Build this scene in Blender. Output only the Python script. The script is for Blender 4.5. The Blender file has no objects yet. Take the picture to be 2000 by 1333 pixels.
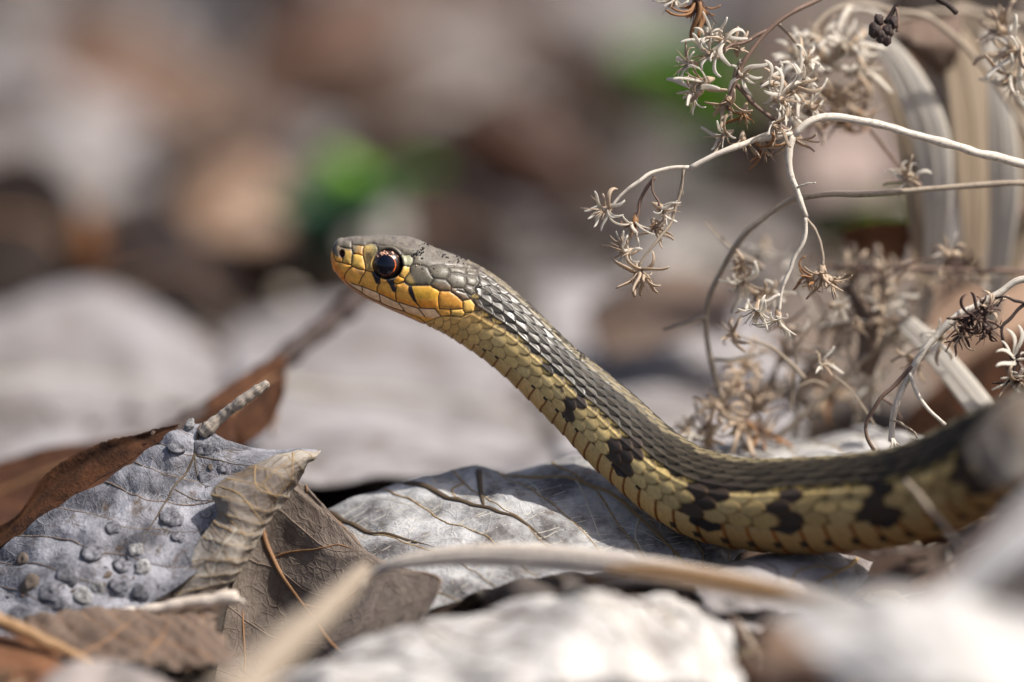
import bpy, math, random
import numpy as np
from mathutils import Vector, Matrix

random.seed(7)
rng = np.random.default_rng(7)
SC = bpy.context.scene
COL = SC.collection

# ------------------------------------------------------------------ camera
# lengths are authored in millimetres and stored in metres
S = 950.0                       # focus distance
TH = math.radians(12.0)         # downward pitch of the camera
K = 0.08                        # mm per photo pixel in the focal plane
OZ = 40.2                       # height of the focus point above the ground
FW = np.array([0.0, math.cos(TH), -math.sin(TH)])
UP = np.array([0.0, math.sin(TH), math.cos(TH)])
RT = np.array([1.0, 0.0, 0.0])
O = np.array([0.0, 0.0, OZ])
MM = 0.001

cam = bpy.data.cameras.new("camera")
camo = bpy.data.objects.new("camera", cam)
COL.objects.link(camo)
camo.location = Vector((O - S * FW) * MM)
camo.rotation_euler = (math.pi / 2 - TH, 0, 0)
cam.sensor_width = 36
cam.lens = 36 * S / (2000 * K)
cam.clip_start = 0.01
cam.clip_end = 2000
cam.dof.use_dof = True
cam.dof.focus_distance = S * MM
cam.dof.aperture_fstop = 4.8
cam.dof.aperture_blades = 0
SC.camera = camo

# ------------------------------------------------------------------ light
SUN_EL, SUN_AZ = 54.0, 106.0    # azimuth measured from +y (away from camera) towards +x
el, az = math.radians(SUN_EL), math.radians(SUN_AZ)
sdir = Vector((math.sin(az) * math.cos(el), math.cos(az) * math.cos(el), math.sin(el)))
sun = bpy.data.lights.new("sun", 'SUN')
sun.energy = 5.0
sun.angle = math.radians(0.6)
sun.color = (1.0, 0.95, 0.87)
suno = bpy.data.objects.new("sun", sun)
COL.objects.link(suno)
suno.rotation_euler = sdir.to_track_quat('Z', 'Y').to_euler()
suno.location = sdir * 3

W = bpy.data.worlds.new("World")
SC.world = W
W.use_nodes = True
wn = W.node_tree.nodes
bg = wn['Background']
sky = wn.new('ShaderNodeTexSky')
sky.sky_type = 'NISHITA'
sky.sun_disc = False
sky.sun_elevation = el
sky.sun_rotation = az
sky.dust_density = 4.0
sky.ozone_density = 0.3
sky.air_density = 0.8
W.node_tree.links.new(sky.outputs[0], bg.inputs[0])
bg.inputs[1].default_value = 0.115

SC.view_settings.view_transform = 'Standard'
SC.view_settings.look = 'None'
SC.view_settings.gamma = 1
SC.view_settings.use_curve_mapping = False
SC.view_settings.exposure = 0.38
SC.render.engine = 'CYCLES'
SC.cycles.use_denoising = True
SC.cycles.max_bounces = 8
SC.cycles.transparent_max_bounces = 8
SC.cycles.sample_clamp_indirect = 6

# ------------------------------------------------------------------ helpers
def P(px, py, d=0.0):
    """photo pixel and depth behind the focal plane (mm) -> world mm"""
    px = np.asarray(px, float); py = np.asarray(py, float); d = np.asarray(d, float)
    k = K * (S + d) / S
    X = (px - 1000) * k; V = (666.5 - py) * k
    return O + X[..., None] * RT + V[..., None] * UP + d[..., None] * FW

def depth_at(py, h=0.0):
    """depth at which the line of sight through row py is h mm above the ground"""
    v = (666.5 - py) * K
    # OZ + v*(S+d)/S*cos - d*sin = h
    return (OZ + v * math.cos(TH) - h) / (math.sin(TH) - v / S * math.cos(TH))

def toV(a): return [Vector(x) for x in a]

def np_mesh(name, verts, faces, smooth=True, cols=None, uvs=None, mats=None):
    """verts (n,3) in mm; faces (m,4) or (m,3)"""
    me = bpy.data.meshes.new(name)
    verts = np.asarray(verts, np.float32) * MM
    faces = np.asarray(faces, np.int32)
    m, k = faces.shape
    me.vertices.add(len(verts)); me.vertices.foreach_set('co', verts.ravel())
    me.loops.add(m * k); me.loops.foreach_set('vertex_index', faces.ravel())
    me.polygons.add(m)
    me.polygons.foreach_set('loop_start', np.arange(0, m * k, k, dtype=np.int32))
    me.polygons.foreach_set('loop_total', np.full(m, k, np.int32))
    me.polygons.foreach_set('use_smooth', np.full(m, smooth))
    if cols is not None:
        ca = me.color_attributes.new('Col', 'FLOAT_COLOR', 'POINT')
        c = np.ones((len(verts), 4), np.float32); c[:, :cols.shape[1]] = cols
        ca.data.foreach_set('color', c.ravel())
    if uvs is not None:
        ul = me.uv_layers.new(name='UVMap')
        ul.data.foreach_set('uv', np.asarray(uvs, np.float32)[faces.ravel()].ravel())
    me.update(); me.validate()
    return me

def link(name, me, mat=None, parent=None):
    o = bpy.data.objects.new(name, me)
    COL.objects.link(o)
    if mat is not None and me is not None and not me.materials:
        me.materials.append(mat)
    if parent is not None: o.parent = parent
    return o

def tag(o, label=None, cat=None, group=None, kind=None):
    if label: o['label'] = label
    if cat: o['category'] = cat
    if group: o['group'] = group
    if kind: o['kind'] = kind
    return o

def thing(name, label, cat, loc=(0, 0, 0), group=None):
    """Empty at loc (mm)"""
    o = bpy.data.objects.new(name, None)
    COL.objects.link(o)
    o.location = Vector(loc) * MM
    o.empty_display_size = 0.005
    return tag(o, label, cat, group)

def sub(pts, e):  # world mm -> local mm of empty e
    return np.asarray(pts) - np.array(e.location) / MM

def cr(pts, n):
    """Catmull-Rom through pts (k,c) -> n samples spaced by length"""
    p = np.asarray(pts, float)
    if len(p) == 2:
        t = np.linspace(0, 1, n)[:, None]; return p[0] * (1 - t) + p[1] * t
    q = np.vstack([2 * p[0] - p[1], p, 2 * p[-1] - p[-2]])
    out = []
    m = 16
    for i in range(1, len(q) - 2):
        t = np.linspace(0, 1, m, endpoint=False)[:, None]
        a, b, c, d = q[i - 1], q[i], q[i + 1], q[i + 2]
        out.append(0.5 * ((2 * b) + (c - a) * t + (2 * a - 5 * b + 4 * c - d) * t ** 2 + (3 * b - a - 3 * c + d) * t ** 3))
    out = np.vstack(out + [p[-1:]])
    L = np.r_[0, np.cumsum(np.linalg.norm(np.diff(out[:, :3], axis=0), axis=1))]
    t = np.linspace(0, L[-1], n)
    return np.stack([np.interp(t, L, out[:, k]) for k in range(out.shape[1])], 1)

def cr_u(p, n):
    """Catmull-Rom with uniform parameter, p (k,...)"""
    p = np.asarray(p, float)
    q = np.concatenate([(2 * p[0] - p[1])[None], p, (2 * p[-1] - p[-2])[None]])
    t = np.linspace(0, len(p) - 1, n)
    i = np.minimum(t.astype(int), len(p) - 2); f = (t - i).reshape((-1,) + (1,) * (p.ndim - 1))
    a, b, c, d = q[i], q[i + 1], q[i + 2], q[i + 3]
    return 0.5 * ((2 * b) + (c - a) * f + (2 * a - 5 * b + 4 * c - d) * f ** 2 + (3 * b - a - 3 * c + d) * f ** 3)

def vnoise(x, y, seed=0):
    """smooth value noise in -1..1, vectorised"""
    xi = np.floor(x).astype(np.int64); yi = np.floor(y).astype(np.int64)
    fx = x - xi; fy = y - yi
    fx = fx * fx * (3 - 2 * fx); fy = fy * fy * (3 - 2 * fy)
    def h(a, b):
        n = (a * 374761393 + b * 668265263 + seed * 974634777) & 0xffffffff
        n = ((n ^ (n >> 13)) * 1274126177) & 0xffffffff
        return ((n ^ (n >> 16)) & 0xffff) / 32767.5 - 1
    return (h(xi, yi) * (1 - fx) + h(xi + 1, yi) * fx) * (1 - fy) + (h(xi, yi + 1) * (1 - fx) + h(xi + 1, yi + 1) * fx) * fy

def fbm(x, y, seed=0, oct=4):
    r = 0; a = 1
    for k in range(oct):
        r = r + a * vnoise(x * 2 ** k + 7.3 * k, y * 2 ** k - 3.1 * k, seed + k); a *= 0.5
    return r / 1.9

def sst(a, b, x):
    t = np.clip((x - a) / (b - a), 0, 1); return t * t * (3 - 2 * t)

def lin(r, g, b):
    f = lambda c: (c / 255 / 12.92) if c / 255 <= 0.04045 else ((c / 255 + 0.055) / 1.055) ** 2.4
    return np.array([f(r), f(g), f(b)])

def tube_np(path, rad, seg=8, cap=True):
    """path (n,3) rad (n,) -> verts, quads"""
    path = np.asarray(path, float); n = len(path)
    rad = np.broadcast_to(np.asarray(rad, float), (n,))
    T = np.gradient(path, axis=0); T /= np.linalg.norm(T, axis=1)[:, None] + 1e-9
    ref = np.array([0, -1.0, 0.15])
    N = np.zeros_like(T)
    v = ref - T[0] * ref.dot(T[0])
    if np.linalg.norm(v) < 1e-3: v = np.array([0, 0, 1.0]) - T[0] * T[0][2]
    for i in range(n):
        v = v - T[i] * v.dot(T[i]); v /= np.linalg.norm(v) + 1e-9; N[i] = v
    B = np.cross(T, N)
    a = np.linspace(0, 2 * np.pi, seg, endpoint=False)
    V = path[:, None] + rad[:, None, None] * (np.cos(a)[None, :, None] * N[:, None] + np.sin(a)[None, :, None] * B[:, None])
    V = V.reshape(-1, 3)
    i, j = np.meshgrid(np.arange(n - 1), np.arange(seg), indexing='ij')
    j2 = (j + 1) % seg
    F = np.stack([i * seg + j, i * seg + j2, (i + 1) * seg + j2, (i + 1) * seg + j], -1).reshape(-1, 4)
    if cap:
        base = len(V)
        V = np.vstack([V, path[0] - T[0] * rad[0] * .4, path[-1] + T[-1] * rad[-1] * .4])
        jj = np.arange(seg)
        c0 = np.stack([np.full(seg, base), (jj + 1) % seg, jj, jj], -1)
        o = (n - 1) * seg
        c1 = np.stack([np.full(seg, base + 1), o + jj, o + (jj + 1) % seg, o + (jj + 1) % seg], -1)
        # triangles kept as quads with a repeated corner are invalid: use thin quads through halves
        c0 = np.stack([np.full(seg // 2, base), (2 * np.arange(seg // 2) + 2) % seg, 2 * np.arange(seg // 2) + 1, 2 * np.arange(seg // 2)], -1)
        c1 = np.stack([np.full(seg // 2, base + 1), o + 2 * np.arange(seg // 2), o + 2 * np.arange(seg // 2) + 1, o + (2 * np.arange(seg // 2) + 2) % seg], -1)
        F = np.vstack([F, c0, c1])
    return V, F

class MB:
    def __init__(s): s.v = []; s.f = []; s.c = []; s.u = []; s.n = 0
    def add(s, V, F, col=None, uv=None):
        s.v.append(V); s.f.append(np.asarray(F) + s.n); s.n += len(V)
        if col is not None: s.c.append(np.broadcast_to(col, (len(V), 3)))
        if uv is not None: s.u.append(uv)
        return s
    def mesh(s, name, smooth=True):
        return np_mesh(name, np.vstack(s.v), np.vstack(s.f), smooth, np.vstack(s.c) if s.c else None, np.vstack(s.u) if s.u else None)

# ------------------------------------------------------------------ materials
def nmat(name):
    m = bpy.data.materials.new(name); m.use_nodes = True
    return m, m.node_tree.nodes, m.node_tree.links, m.node_tree.nodes['Principled BSDF']

def N(nodes, t, **kw):
    n = nodes.new(t)
    for k, v in kw.items(): setattr(n, k, v)
    return n

def ramp(nodes, stops, interp='LINEAR'):
    r = nodes.new('ShaderNodeValToRGB'); r.color_ramp.interpolation = interp
    e = r.color_ramp.elements
    while len(e) < len(stops): e.new(0.5)
    for el_, (p, c) in zip(e, stops):
        el_.position = p; el_.color = (*c, 1)
    return r

def leaf_mat(name, c1, c2, spot, veincol, scale=1.0, transl=0.25, rough=0.55, spots=0.5, cells=26, vein_amt=0.3, trcol=None, con=(.3, .68)):
    """dead leaf: mottled colour, fine net of veins (colour and relief), stains, light shining through"""
    m, n, l, b = nmat(name)
    tc = N(n, 'ShaderNodeTexCoord'); uv = tc.outputs['UV']
    oi = N(n, 'ShaderNodeObjectInfo')
    mp = N(n, 'ShaderNodeVectorMath', operation='SCALE'); mp.inputs['Scale'].default_value = scale
    l.new(uv, mp.inputs[0])
    ad = N(n, 'ShaderNodeVectorMath', operation='ADD'); l.new(mp.outputs[0], ad.inputs[0])
    l.new(oi.outputs['Random'], ad.inputs[1])
    P0 = ad.outputs[0]
    no = N(n, 'ShaderNodeTexNoise'); no.inputs['Scale'].default_value = 3.2; no.inputs['Detail'].default_value = 8; no.inputs['Roughness'].default_value = 0.65
    l.new(P0, no.inputs['Vector'])
    r1 = ramp(n, [(con[0], c1), (con[1], c2)]); l.new(no.outputs[0], r1.inputs[0])
    # stains
    n2 = N(n, 'ShaderNodeTexNoise'); n2.inputs['Scale'].default_value = 7.5; n2.inputs['Detail'].default_value = 5; n2.inputs['Roughness'].default_value = 0.7
    l.new(P0, n2.inputs['Vector'])
    r2 = ramp(n, [(0.56, (0, 0, 0)), (0.72, (1, 1, 1))]); l.new(n2.outputs[0], r2.inputs[0])
    mu = N(n, 'ShaderNodeMath', operation='MULTIPLY'); mu.inputs[1].default_value = spots; l.new(r2.outputs[0], mu.inputs[0])
    mx = N(n, 'ShaderNodeMixRGB'); l.new(mu.outputs[0], mx.inputs[0]); l.new(r1.outputs[0], mx.inputs[1]); mx.inputs[2].default_value = (*spot, 1)
    # fine net
    dis = N(n, 'ShaderNodeTexNoise'); dis.inputs['Scale'].default_value = 9; l.new(P0, dis.inputs['Vector'])
    dm = N(n, 'ShaderNodeMixRGB'); dm.inputs[0].default_value = 0.06; l.new(P0, dm.inputs[1]); l.new(dis.outputs['Color'], dm.inputs[2])
    vo = N(n, 'ShaderNodeTexVoronoi', feature='DISTANCE_TO_EDGE'); vo.inputs['Scale'].default_value = cells; l.new(dm.outputs[0], vo.inputs['Vector'])
    vo2 = N(n, 'ShaderNodeTexVoronoi', feature='DISTANCE_TO_EDGE'); vo2.inputs['Scale'].default_value = cells * 0.35; l.new(dm.outputs[0], vo2.inputs['Vector'])
    rv = ramp(n, [(0.0, (.6, .6, .6)), (0.08, (0, 0, 0))]); l.new(vo.outputs[0], rv.inputs[0])
    rv2 = ramp(n, [(0.0, (1, 1, 1)), (0.035, (0, 0, 0))]); l.new(vo2.outputs[0], rv2.inputs[0])
    mxv = N(n, 'ShaderNodeMath', operation='MAXIMUM'); l.new(rv.outputs[0], mxv.inputs[0]); l.new(rv2.outputs[0], mxv.inputs[1])
    va = N(n, 'ShaderNodeMath', operation='MULTIPLY'); va.inputs[1].default_value = vein_amt; l.new(mxv.outputs[0], va.inputs[0])
    mx2 = N(n, 'ShaderNodeMixRGB'); l.new(va.outputs[0], mx2.inputs[0]); l.new(mx.outputs[0], mx2.inputs[1]); mx2.inputs[2].default_value = (*veincol, 1)
    # object variation
    hs = N(n, 'ShaderNodeHueSaturation'); l.new(mx2.outputs[0], hs.inputs['Color'])
    vr = N(n, 'ShaderNodeMapRange'); vr.inputs['To Min'].default_value = 0.85; vr.inputs['To Max'].default_value = 1.12
    l.new(oi.outputs['Random'], vr.inputs[0]); l.new(vr.outputs[0], hs.inputs['Value'])
    l.new(hs.outputs[0], b.inputs['Base Color'])
    b.inputs['Roughness'].default_value = rough + .15
    b.inputs['Specular IOR Level'].default_value = 0.25
    n3 = N(n, 'ShaderNodeTexNoise'); n3.inputs['Scale'].default_value = 40; n3.inputs['Detail'].default_value = 4; l.new(P0, n3.inputs['Vector'])
    sm = N(n, 'ShaderNodeMath', operation='MULTIPLY_ADD'); l.new(n3.outputs[0], sm.inputs[0]); sm.inputs[1].default_value = 1.3; mxs = N(n, 'ShaderNodeMath', operation='MULTIPLY'); mxs.inputs[1].default_value = .45; l.new(mxv.outputs[0], mxs.inputs[0]); l.new(mxs.outputs[0], sm.inputs[2])
    bp = N(n, 'ShaderNodeBump'); bp.inputs['Strength'].default_value = 0.6; bp.inputs['Distance'].default_value = 0.0003
    l.new(sm.outputs[0], bp.inputs['Height']); l.new(bp.outputs[0], b.inputs['Normal'])
    tr = N(n, 'ShaderNodeBsdfTranslucent')
    if trcol is not None: tr.inputs[0].default_value = (*trcol, 1)
    else: l.new(hs.outputs[0], tr.inputs[0])
    l.new(bp.outputs[0], tr.inputs['Normal'])
    ms = N(n, 'ShaderNodeMixShader'); ms.inputs[0].default_value = transl
    l.new(b.outputs[0], ms.inputs[1]); l.new(tr.outputs[0], ms.inputs[2])
    l.new(ms.outputs[0], n['Material Output'].inputs[0])
    return m

M = {}
M['pale'] = leaf_mat('pale_grey_leaf', (.17, .145, .135), (.43, .405, .415), (.11, .075, .055), (.60, .57, .52), spots=.7, scale=.7, con=(.37, .6))
M['white'] = leaf_mat('bleached_leaf', (.30, .285, .28), (.70, .68, .66), (.30, .21, .14), (.75, .72, .66), spots=.7, con=(.36, .58))
M['blue'] = leaf_mat('blue_grey_shade_leaf', (.055, .055, .066), (.36, .36, .40), (.085, .058, .042), (.42, .42, .44), spots=1.0, scale=1.7, cells=22, vein_amt=.12, con=(.38, .62))  # shaded blade of the cupped leaf: skylit blue put into the colour
M['silver'] = leaf_mat('silver_grey_leaf', (.13, .12, .12), (.58, .58, .59), (.17, .12, .085), (.62, .60, .52), spots=.9, cells=20, vein_amt=.16, scale=1.6, con=(.38, .60))
M['pink'] = leaf_mat('pinkish_leaf', (.32, .24, .215), (.50, .40, .36), (.2, .12, .1), (.5, .4, .35), transl=.3)
M['glow'] = leaf_mat('orange_brown_glow_leaf', (.16, .055, .015), (.38, .14, .04), (.08, .03, .012), (.4, .18, .06), transl=.6)  # backlit glow put into the orange colour
M['umber'] = leaf_mat('umber_leaf', (.13, .09, .07), (.24, .175, .135), (.08, .05, .035), (.28, .19, .13), transl=.3, spots=.6)
M['curl'] = leaf_mat('cream_lit_leaf', (.24, .20, .17), (.56, .51, .45), (.13, .09, .06), (.30, .20, .10), spots=.7, transl=.45, cells=16, vein_amt=.55, con=(.4, .6))  # lit tip of the cupped leaf: sunlit cream put into the colour
M['grey'] = leaf_mat('dull_grey_leaf', (.11, .10, .10), (.23, .21, .21), (.08, .055, .045), (.32, .30, .28))
M['taupe'] = leaf_mat('taupe_leaf', (.24, .19, .16), (.38, .315, .265), (.10, .06, .04), (.22, .14, .08), transl=.5, cells=30, vein_amt=.3)
M['tan'] = leaf_mat('tan_leaf', (.27, .17, .11), (.46, .31, .22), (.16, .07, .03), (.5, .38, .27), transl=.35)
M['brown'] = leaf_mat('brown_leaf', (.10, .045, .022), (.25, .115, .06), (.05, .025, .015), (.30, .16, .08), transl=.35)
M['rust'] = leaf_mat('rust_leaf', (.045, .02, .012), (.135, .055, .025), (.02, .012, .008), (.24, .11, .05), spots=.9, con=(.4, .6), scale=2.6, transl=.35)
M['dark'] = leaf_mat('dark_leaf_and_hollow_shade', (.005, .003, .002), (.020, .010, .006), (.004, .003, .002), (.03, .015, .009), transl=.04)  # dark leaf taken to near black, adding the shade of hollows
M['green'] = leaf_mat('green_leaf', (.13, .32, .02), (.26, .50, .04), (.03, .10, .02), (.12, .30, .06), spots=.3, transl=.45, rough=.4)
M['dull_green'] = leaf_mat('dull_green_leaf', (.06, .14, .03), (.12, .22, .05), (.05, .08, .02), (.12, .22, .06), spots=.3, transl=.4, rough=.4)
M['teal'] = leaf_mat('dark_green_leaf', (.03, .08, .045), (.06, .14, .08), (.03, .06, .03), (.08, .18, .10), spots=.3, transl=.3, rough=.4)

def fibre_mat(name, c1, c2, c3, transl=0.15, rough=.6, sc=1.0, speck=0.35):
    """dry stalk or straw: long streaks along V, dark specks"""
    m, n, l, b = nmat(name)
    tc = N(n, 'ShaderNodeTexCoord')
    mp = N(n, 'ShaderNodeMapping'); mp.inputs['Scale'].default_value = (14 * sc, 0.9 * sc, 1)
    l.new(tc.outputs['UV'], mp.inputs[0])
    no = N(n, 'ShaderNodeTexNoise'); no.inputs['Scale'].default_value = 1.5; no.inputs['Detail'].default_value = 6; no.inputs['Roughness'].default_value = .6
    l.new(mp.outputs[0], no.inputs['Vector'])
    r = ramp(n, [(.3, c1), (.5, c2), (.7, c3)]); l.new(no.outputs[0], r.inputs[0])
    n2 = N(n, 'ShaderNodeTexNoise'); n2.inputs['Scale'].default_value = 1400; n2.inputs['Detail'].default_value = 4
    l.new(tc.outputs['Object'], n2.inputs['Vector'])
    r2 = ramp(n, [(.54, (0, 0, 0)), (.68, (1, 1, 1))]); l.new(n2.outputs[0], r2.inputs[0])
    mu = N(n, 'ShaderNodeMath', operation='MULTIPLY'); mu.inputs[1].default_value = speck; l.new(r2.outputs[0], mu.inputs[0])
    mx = N(n, 'ShaderNodeMixRGB'); l.new(mu.outputs[0], mx.inputs[0]); l.new(r.outputs[0], mx.inputs[1]); mx.inputs[2].default_value = (.07, .045, .03, 1)
    l.new(mx.outputs[0], b.inputs['Base Color']); b.inputs['Roughness'].default_value = rough
    bp = N(n, 'ShaderNodeBump'); bp.inputs['Strength'].default_value = .5; bp.inputs['Distance'].default_value = .00015
    l.new(no.outputs[0], bp.inputs['Height']); l.new(bp.outputs[0], b.inputs['Normal'])
    tr = N(n, 'ShaderNodeBsdfTranslucent'); l.new(mx.outputs[0], tr.inputs[0])
    ms = N(n, 'ShaderNodeMixShader'); ms.inputs[0].default_value = transl
    l.new(b.outputs[0], ms.inputs[1]); l.new(tr.outputs[0], ms.inputs[2]); l.new(ms.outputs[0], n['Material Output'].inputs[0])
    return m

M['stem_pale'] = fibre_mat('pale_dry_stem', (.44, .36, .27), (.68, .61, .52), (.80, .76, .69))
M['stem_tan'] = fibre_mat('tan_dry_stem', (.20, .145, .10), (.36, .29, .22), (.50, .43, .34))
M['stem_brown'] = fibre_mat('brown_dry_stem', (.07, .04, .028), (.15, .09, .065), (.26, .18, .13), transl=0)
M['stem_dark'] = fibre_mat('dark_twig', (.012, .008, .008), (.035, .022, .02), (.09, .05, .035), transl=0, rough=.75)
M['bract_pale'] = fibre_mat('pale_bract', (.60, .52, .41), (.80, .75, .67), (.88, .86, .82), transl=.5, speck=.1)
M['bract_tan'] = fibre_mat('tan_bract', (.36, .24, .15), (.56, .43, .31), (.70, .60, .49), transl=.35, speck=.2)
M['bract_rust'] = fibre_mat('rust_bract', (.20, .08, .03), (.38, .19, .08), (.52, .33, .18), transl=.4, speck=.25)
M['bract_dark'] = fibre_mat('dark_bract', (.03, .018, .015), (.09, .05, .04), (.20, .11, .07), transl=.1, speck=.3)
M['straw'] = fibre_mat('tan_straw', (.40, .27, .18), (.72, .63, .54), (.90, .86, .81), sc=.5, transl=.25)
M['straw_orange'] = fibre_mat('orange_straw', (.24, .12, .05), (.44, .26, .12), (.60, .42, .24), sc=.5, transl=.3)
M['strap'] = fibre_mat('bleached_grass', (.46, .41, .34), (.64, .59, .52), (.80, .77, .71), sc=.4, transl=.35, speck=.05)
M['strap_tan'] = fibre_mat('tan_grass', (.26, .19, .13), (.40, .31, .22), (.52, .44, .34), sc=.4, transl=.35, speck=.05)
M['vein_gold'] = fibre_mat('golden_vein', (.22, .13, .05), (.36, .24, .11), (.48, .36, .2), transl=.2, speck=.1)
M['vein_dark'] = fibre_mat('dark_vein', (.03, .02, .012), (.07, .045, .025), (.16, .11, .05), transl=.05, speck=.2)
M['vein_pale'] = fibre_mat('pale_vein', (.42, .38, .30), (.55, .51, .43), (.66, .62, .55), transl=.2, speck=.1)
M['vein_grey'] = fibre_mat('grey_vein', (.16, .16, .17), (.30, .30, .33), (.44, .44, .47), transl=.1, speck=.2)
M['vein_taupe'] = fibre_mat('taupe_vein', (.12, .085, .06), (.20, .145, .11), (.28, .21, .16), transl=.2, speck=.2)
M['weathered'] = fibre_mat('weathered_stalk', (.11, .085, .065), (.30, .255, .21), (.46, .41, .35), transl=0, speck=.7)
M['vein_orange'] = fibre_mat('orange_vein', (.24, .12, .05), (.36, .19, .09), (.46, .27, .14), transl=.3, speck=.1)

# soil
m, n, l, b = nmat('soil')
tc = N(n, 'ShaderNodeTexCoord')
no = N(n, 'ShaderNodeTexNoise'); no.inputs['Scale'].default_value = 60; no.inputs['Detail'].default_value = 10; l.new(tc.outputs['Object'], no.inputs['Vector'])
r = ramp(n, [(.3, (.018, .011, .007)), (.7, (.085, .055, .038))]); l.new(no.outputs[0], r.inputs[0]); l.new(r.outputs[0], b.inputs['Base Color'])
b.inputs['Roughness'].default_value = .95
bp = N(n, 'ShaderNodeBump'); bp.inputs['Strength'].default_value = .8; bp.inputs['Distance'].default_value = .003
l.new(no.outputs[0], bp.inputs['Height']); l.new(bp.outputs[0], b.inputs['Normal'])
M['soil'] = m

# vertex coloured litter
m, n, l, b = nmat('litter')
at = N(n, 'ShaderNodeAttribute', attribute_name='Col')
tc = N(n, 'ShaderNodeTexCoord')
no = N(n, 'ShaderNodeTexNoise'); no.inputs['Scale'].default_value = 90; no.inputs['Detail'].default_value = 6; l.new(tc.outputs['Object'], no.inputs['Vector'])
hs = N(n, 'ShaderNodeHueSaturation'); l.new(at.outputs[0], hs.inputs['Color'])
mr = N(n, 'ShaderNodeMapRange'); mr.inputs['From Min'].default_value = .25; mr.inputs['From Max'].default_value = .75; mr.inputs['To Min'].default_value = .6; mr.inputs['To Max'].default_value = 1.35
l.new(no.outputs[0], mr.inputs[0]); l.new(mr.outputs[0], hs.inputs['Value'])
l.new(hs.outputs[0], b.inputs['Base Color']); b.inputs['Roughness'].default_value = .6
tr = N(n, 'ShaderNodeBsdfTranslucent'); l.new(hs.outputs[0], tr.inputs[0])
ms = N(n, 'ShaderNodeMixShader'); ms.inputs[0].default_value = .25
l.new(b.outputs[0], ms.inputs[1]); l.new(tr.outputs[0], ms.inputs[2]); l.new(ms.outputs[0], n['Material Output'].inputs[0])
M['litter'] = m

# snake skin: colours come from the mesh (pigment of each scale), fine grain from nodes
m, n, l, b = nmat('snake_skin')
at = N(n, 'ShaderNodeAttribute', attribute_name='Col')
tc = N(n, 'ShaderNodeTexCoord')
no = N(n, 'ShaderNodeTexNoise'); no.inputs['Scale'].default_value = 1600; no.inputs['Detail'].default_value = 6; l.new(tc.outputs['Object'], no.inputs['Vector'])
mr = N(n, 'ShaderNodeMapRange'); mr.inputs['From Min'].default_value = .3; mr.inputs['From Max'].default_value = .7; mr.inputs['To Min'].default_value = .82; mr.inputs['To Max'].default_value = 1.15
l.new(no.outputs[0], mr.inputs[0])
hs = N(n, 'ShaderNodeHueSaturation'); l.new(at.outputs[0], hs.inputs['Color']); l.new(mr.outputs[0], hs.inputs['Value'])
l.new(hs.outputs[0], b.inputs['Base Color'])
rr = N(n, 'ShaderNodeMapRange'); rr.inputs['From Min'].default_value = .3; rr.inputs['From Max'].default_value = .7; rr.inputs['To Min'].default_value = .24; rr.inputs['To Max'].default_value = .5
n2 = N(n, 'ShaderNodeTexNoise'); n2.inputs['Scale'].default_value = 500; n2.inputs['Detail'].default_value = 4; l.new(tc.outputs['Object'], n2.inputs['Vector'])
l.new(n2.outputs[0], rr.inputs[0])
ra = N(n, 'ShaderNodeMath', operation='MULTIPLY_ADD'); l.new(at.outputs['Alpha'], ra.inputs[0]); ra.inputs[1].default_value = .28; l.new(rr.outputs[0], ra.inputs[2])
l.new(ra.outputs[0], b.inputs['Roughness'])
sa = N(n, 'ShaderNodeMath', operation='MULTIPLY_ADD'); l.new(at.outputs['Alpha'], sa.inputs[0]); sa.inputs[1].default_value = -.38; sa.inputs[2].default_value = .55
l.new(sa.outputs[0], b.inputs['Specular IOR Level'])
b.inputs['Subsurface Weight'].default_value = .08
b.inputs['Subsurface Radius'].default_value = (.6, .3, .15)
b.inputs['Subsurface Scale'].default_value = .0008
bp = N(n, 'ShaderNodeBump'); bp.inputs['Strength'].default_value = .35; bp.inputs['Distance'].default_value = .00005
l.new(no.outputs[0], bp.inputs['Height']); l.new(bp.outputs[0], b.inputs['Normal'])
M['skin'] = m

# ------------------------------------------------------------------ ground
def dip(x, y): return -14 * np.exp(-((x + 35) / 75) ** 2 - ((y + 5) / 45) ** 2)

def build_ground():
    n_ = 160
    xs = np.sign(np.linspace(-1, 1, n_)) * np.abs(np.linspace(-1, 1, n_)) ** 5 * 60000 + np.linspace(-1, 1, n_) * 900
    ys = xs + 300
    X, Y = np.meshgrid(xs, ys, indexing='ij')
    Z = -10 + 5 * fbm(X / 60, Y / 60, 3) * np.exp(-(X ** 2 + Y ** 2) / 2e6) + dip(X, Y)
    Z += 12 * np.maximum(0, fbm(X / 9000, Y / 9000, 5))* np.clip(np.hypot(X, Y) / 4000 - 1, 0, 1) * 30
    V = np.stack([X, Y, Z], -1).reshape(-1, 3)
    i, j = np.meshgrid(np.arange(n_ - 1), np.arange(n_ - 1), indexing='ij')
    F = np.stack([i * n_ + j, (i + 1) * n_ + j, (i + 1) * n_ + j + 1, i * n_ + j + 1], -1).reshape(-1, 4)
    o = link('ground', np_mesh('ground', V, F), M['soil'])
    tag(o, 'dark bare soil under the dead leaves', kind='structure')
build_ground()

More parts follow.
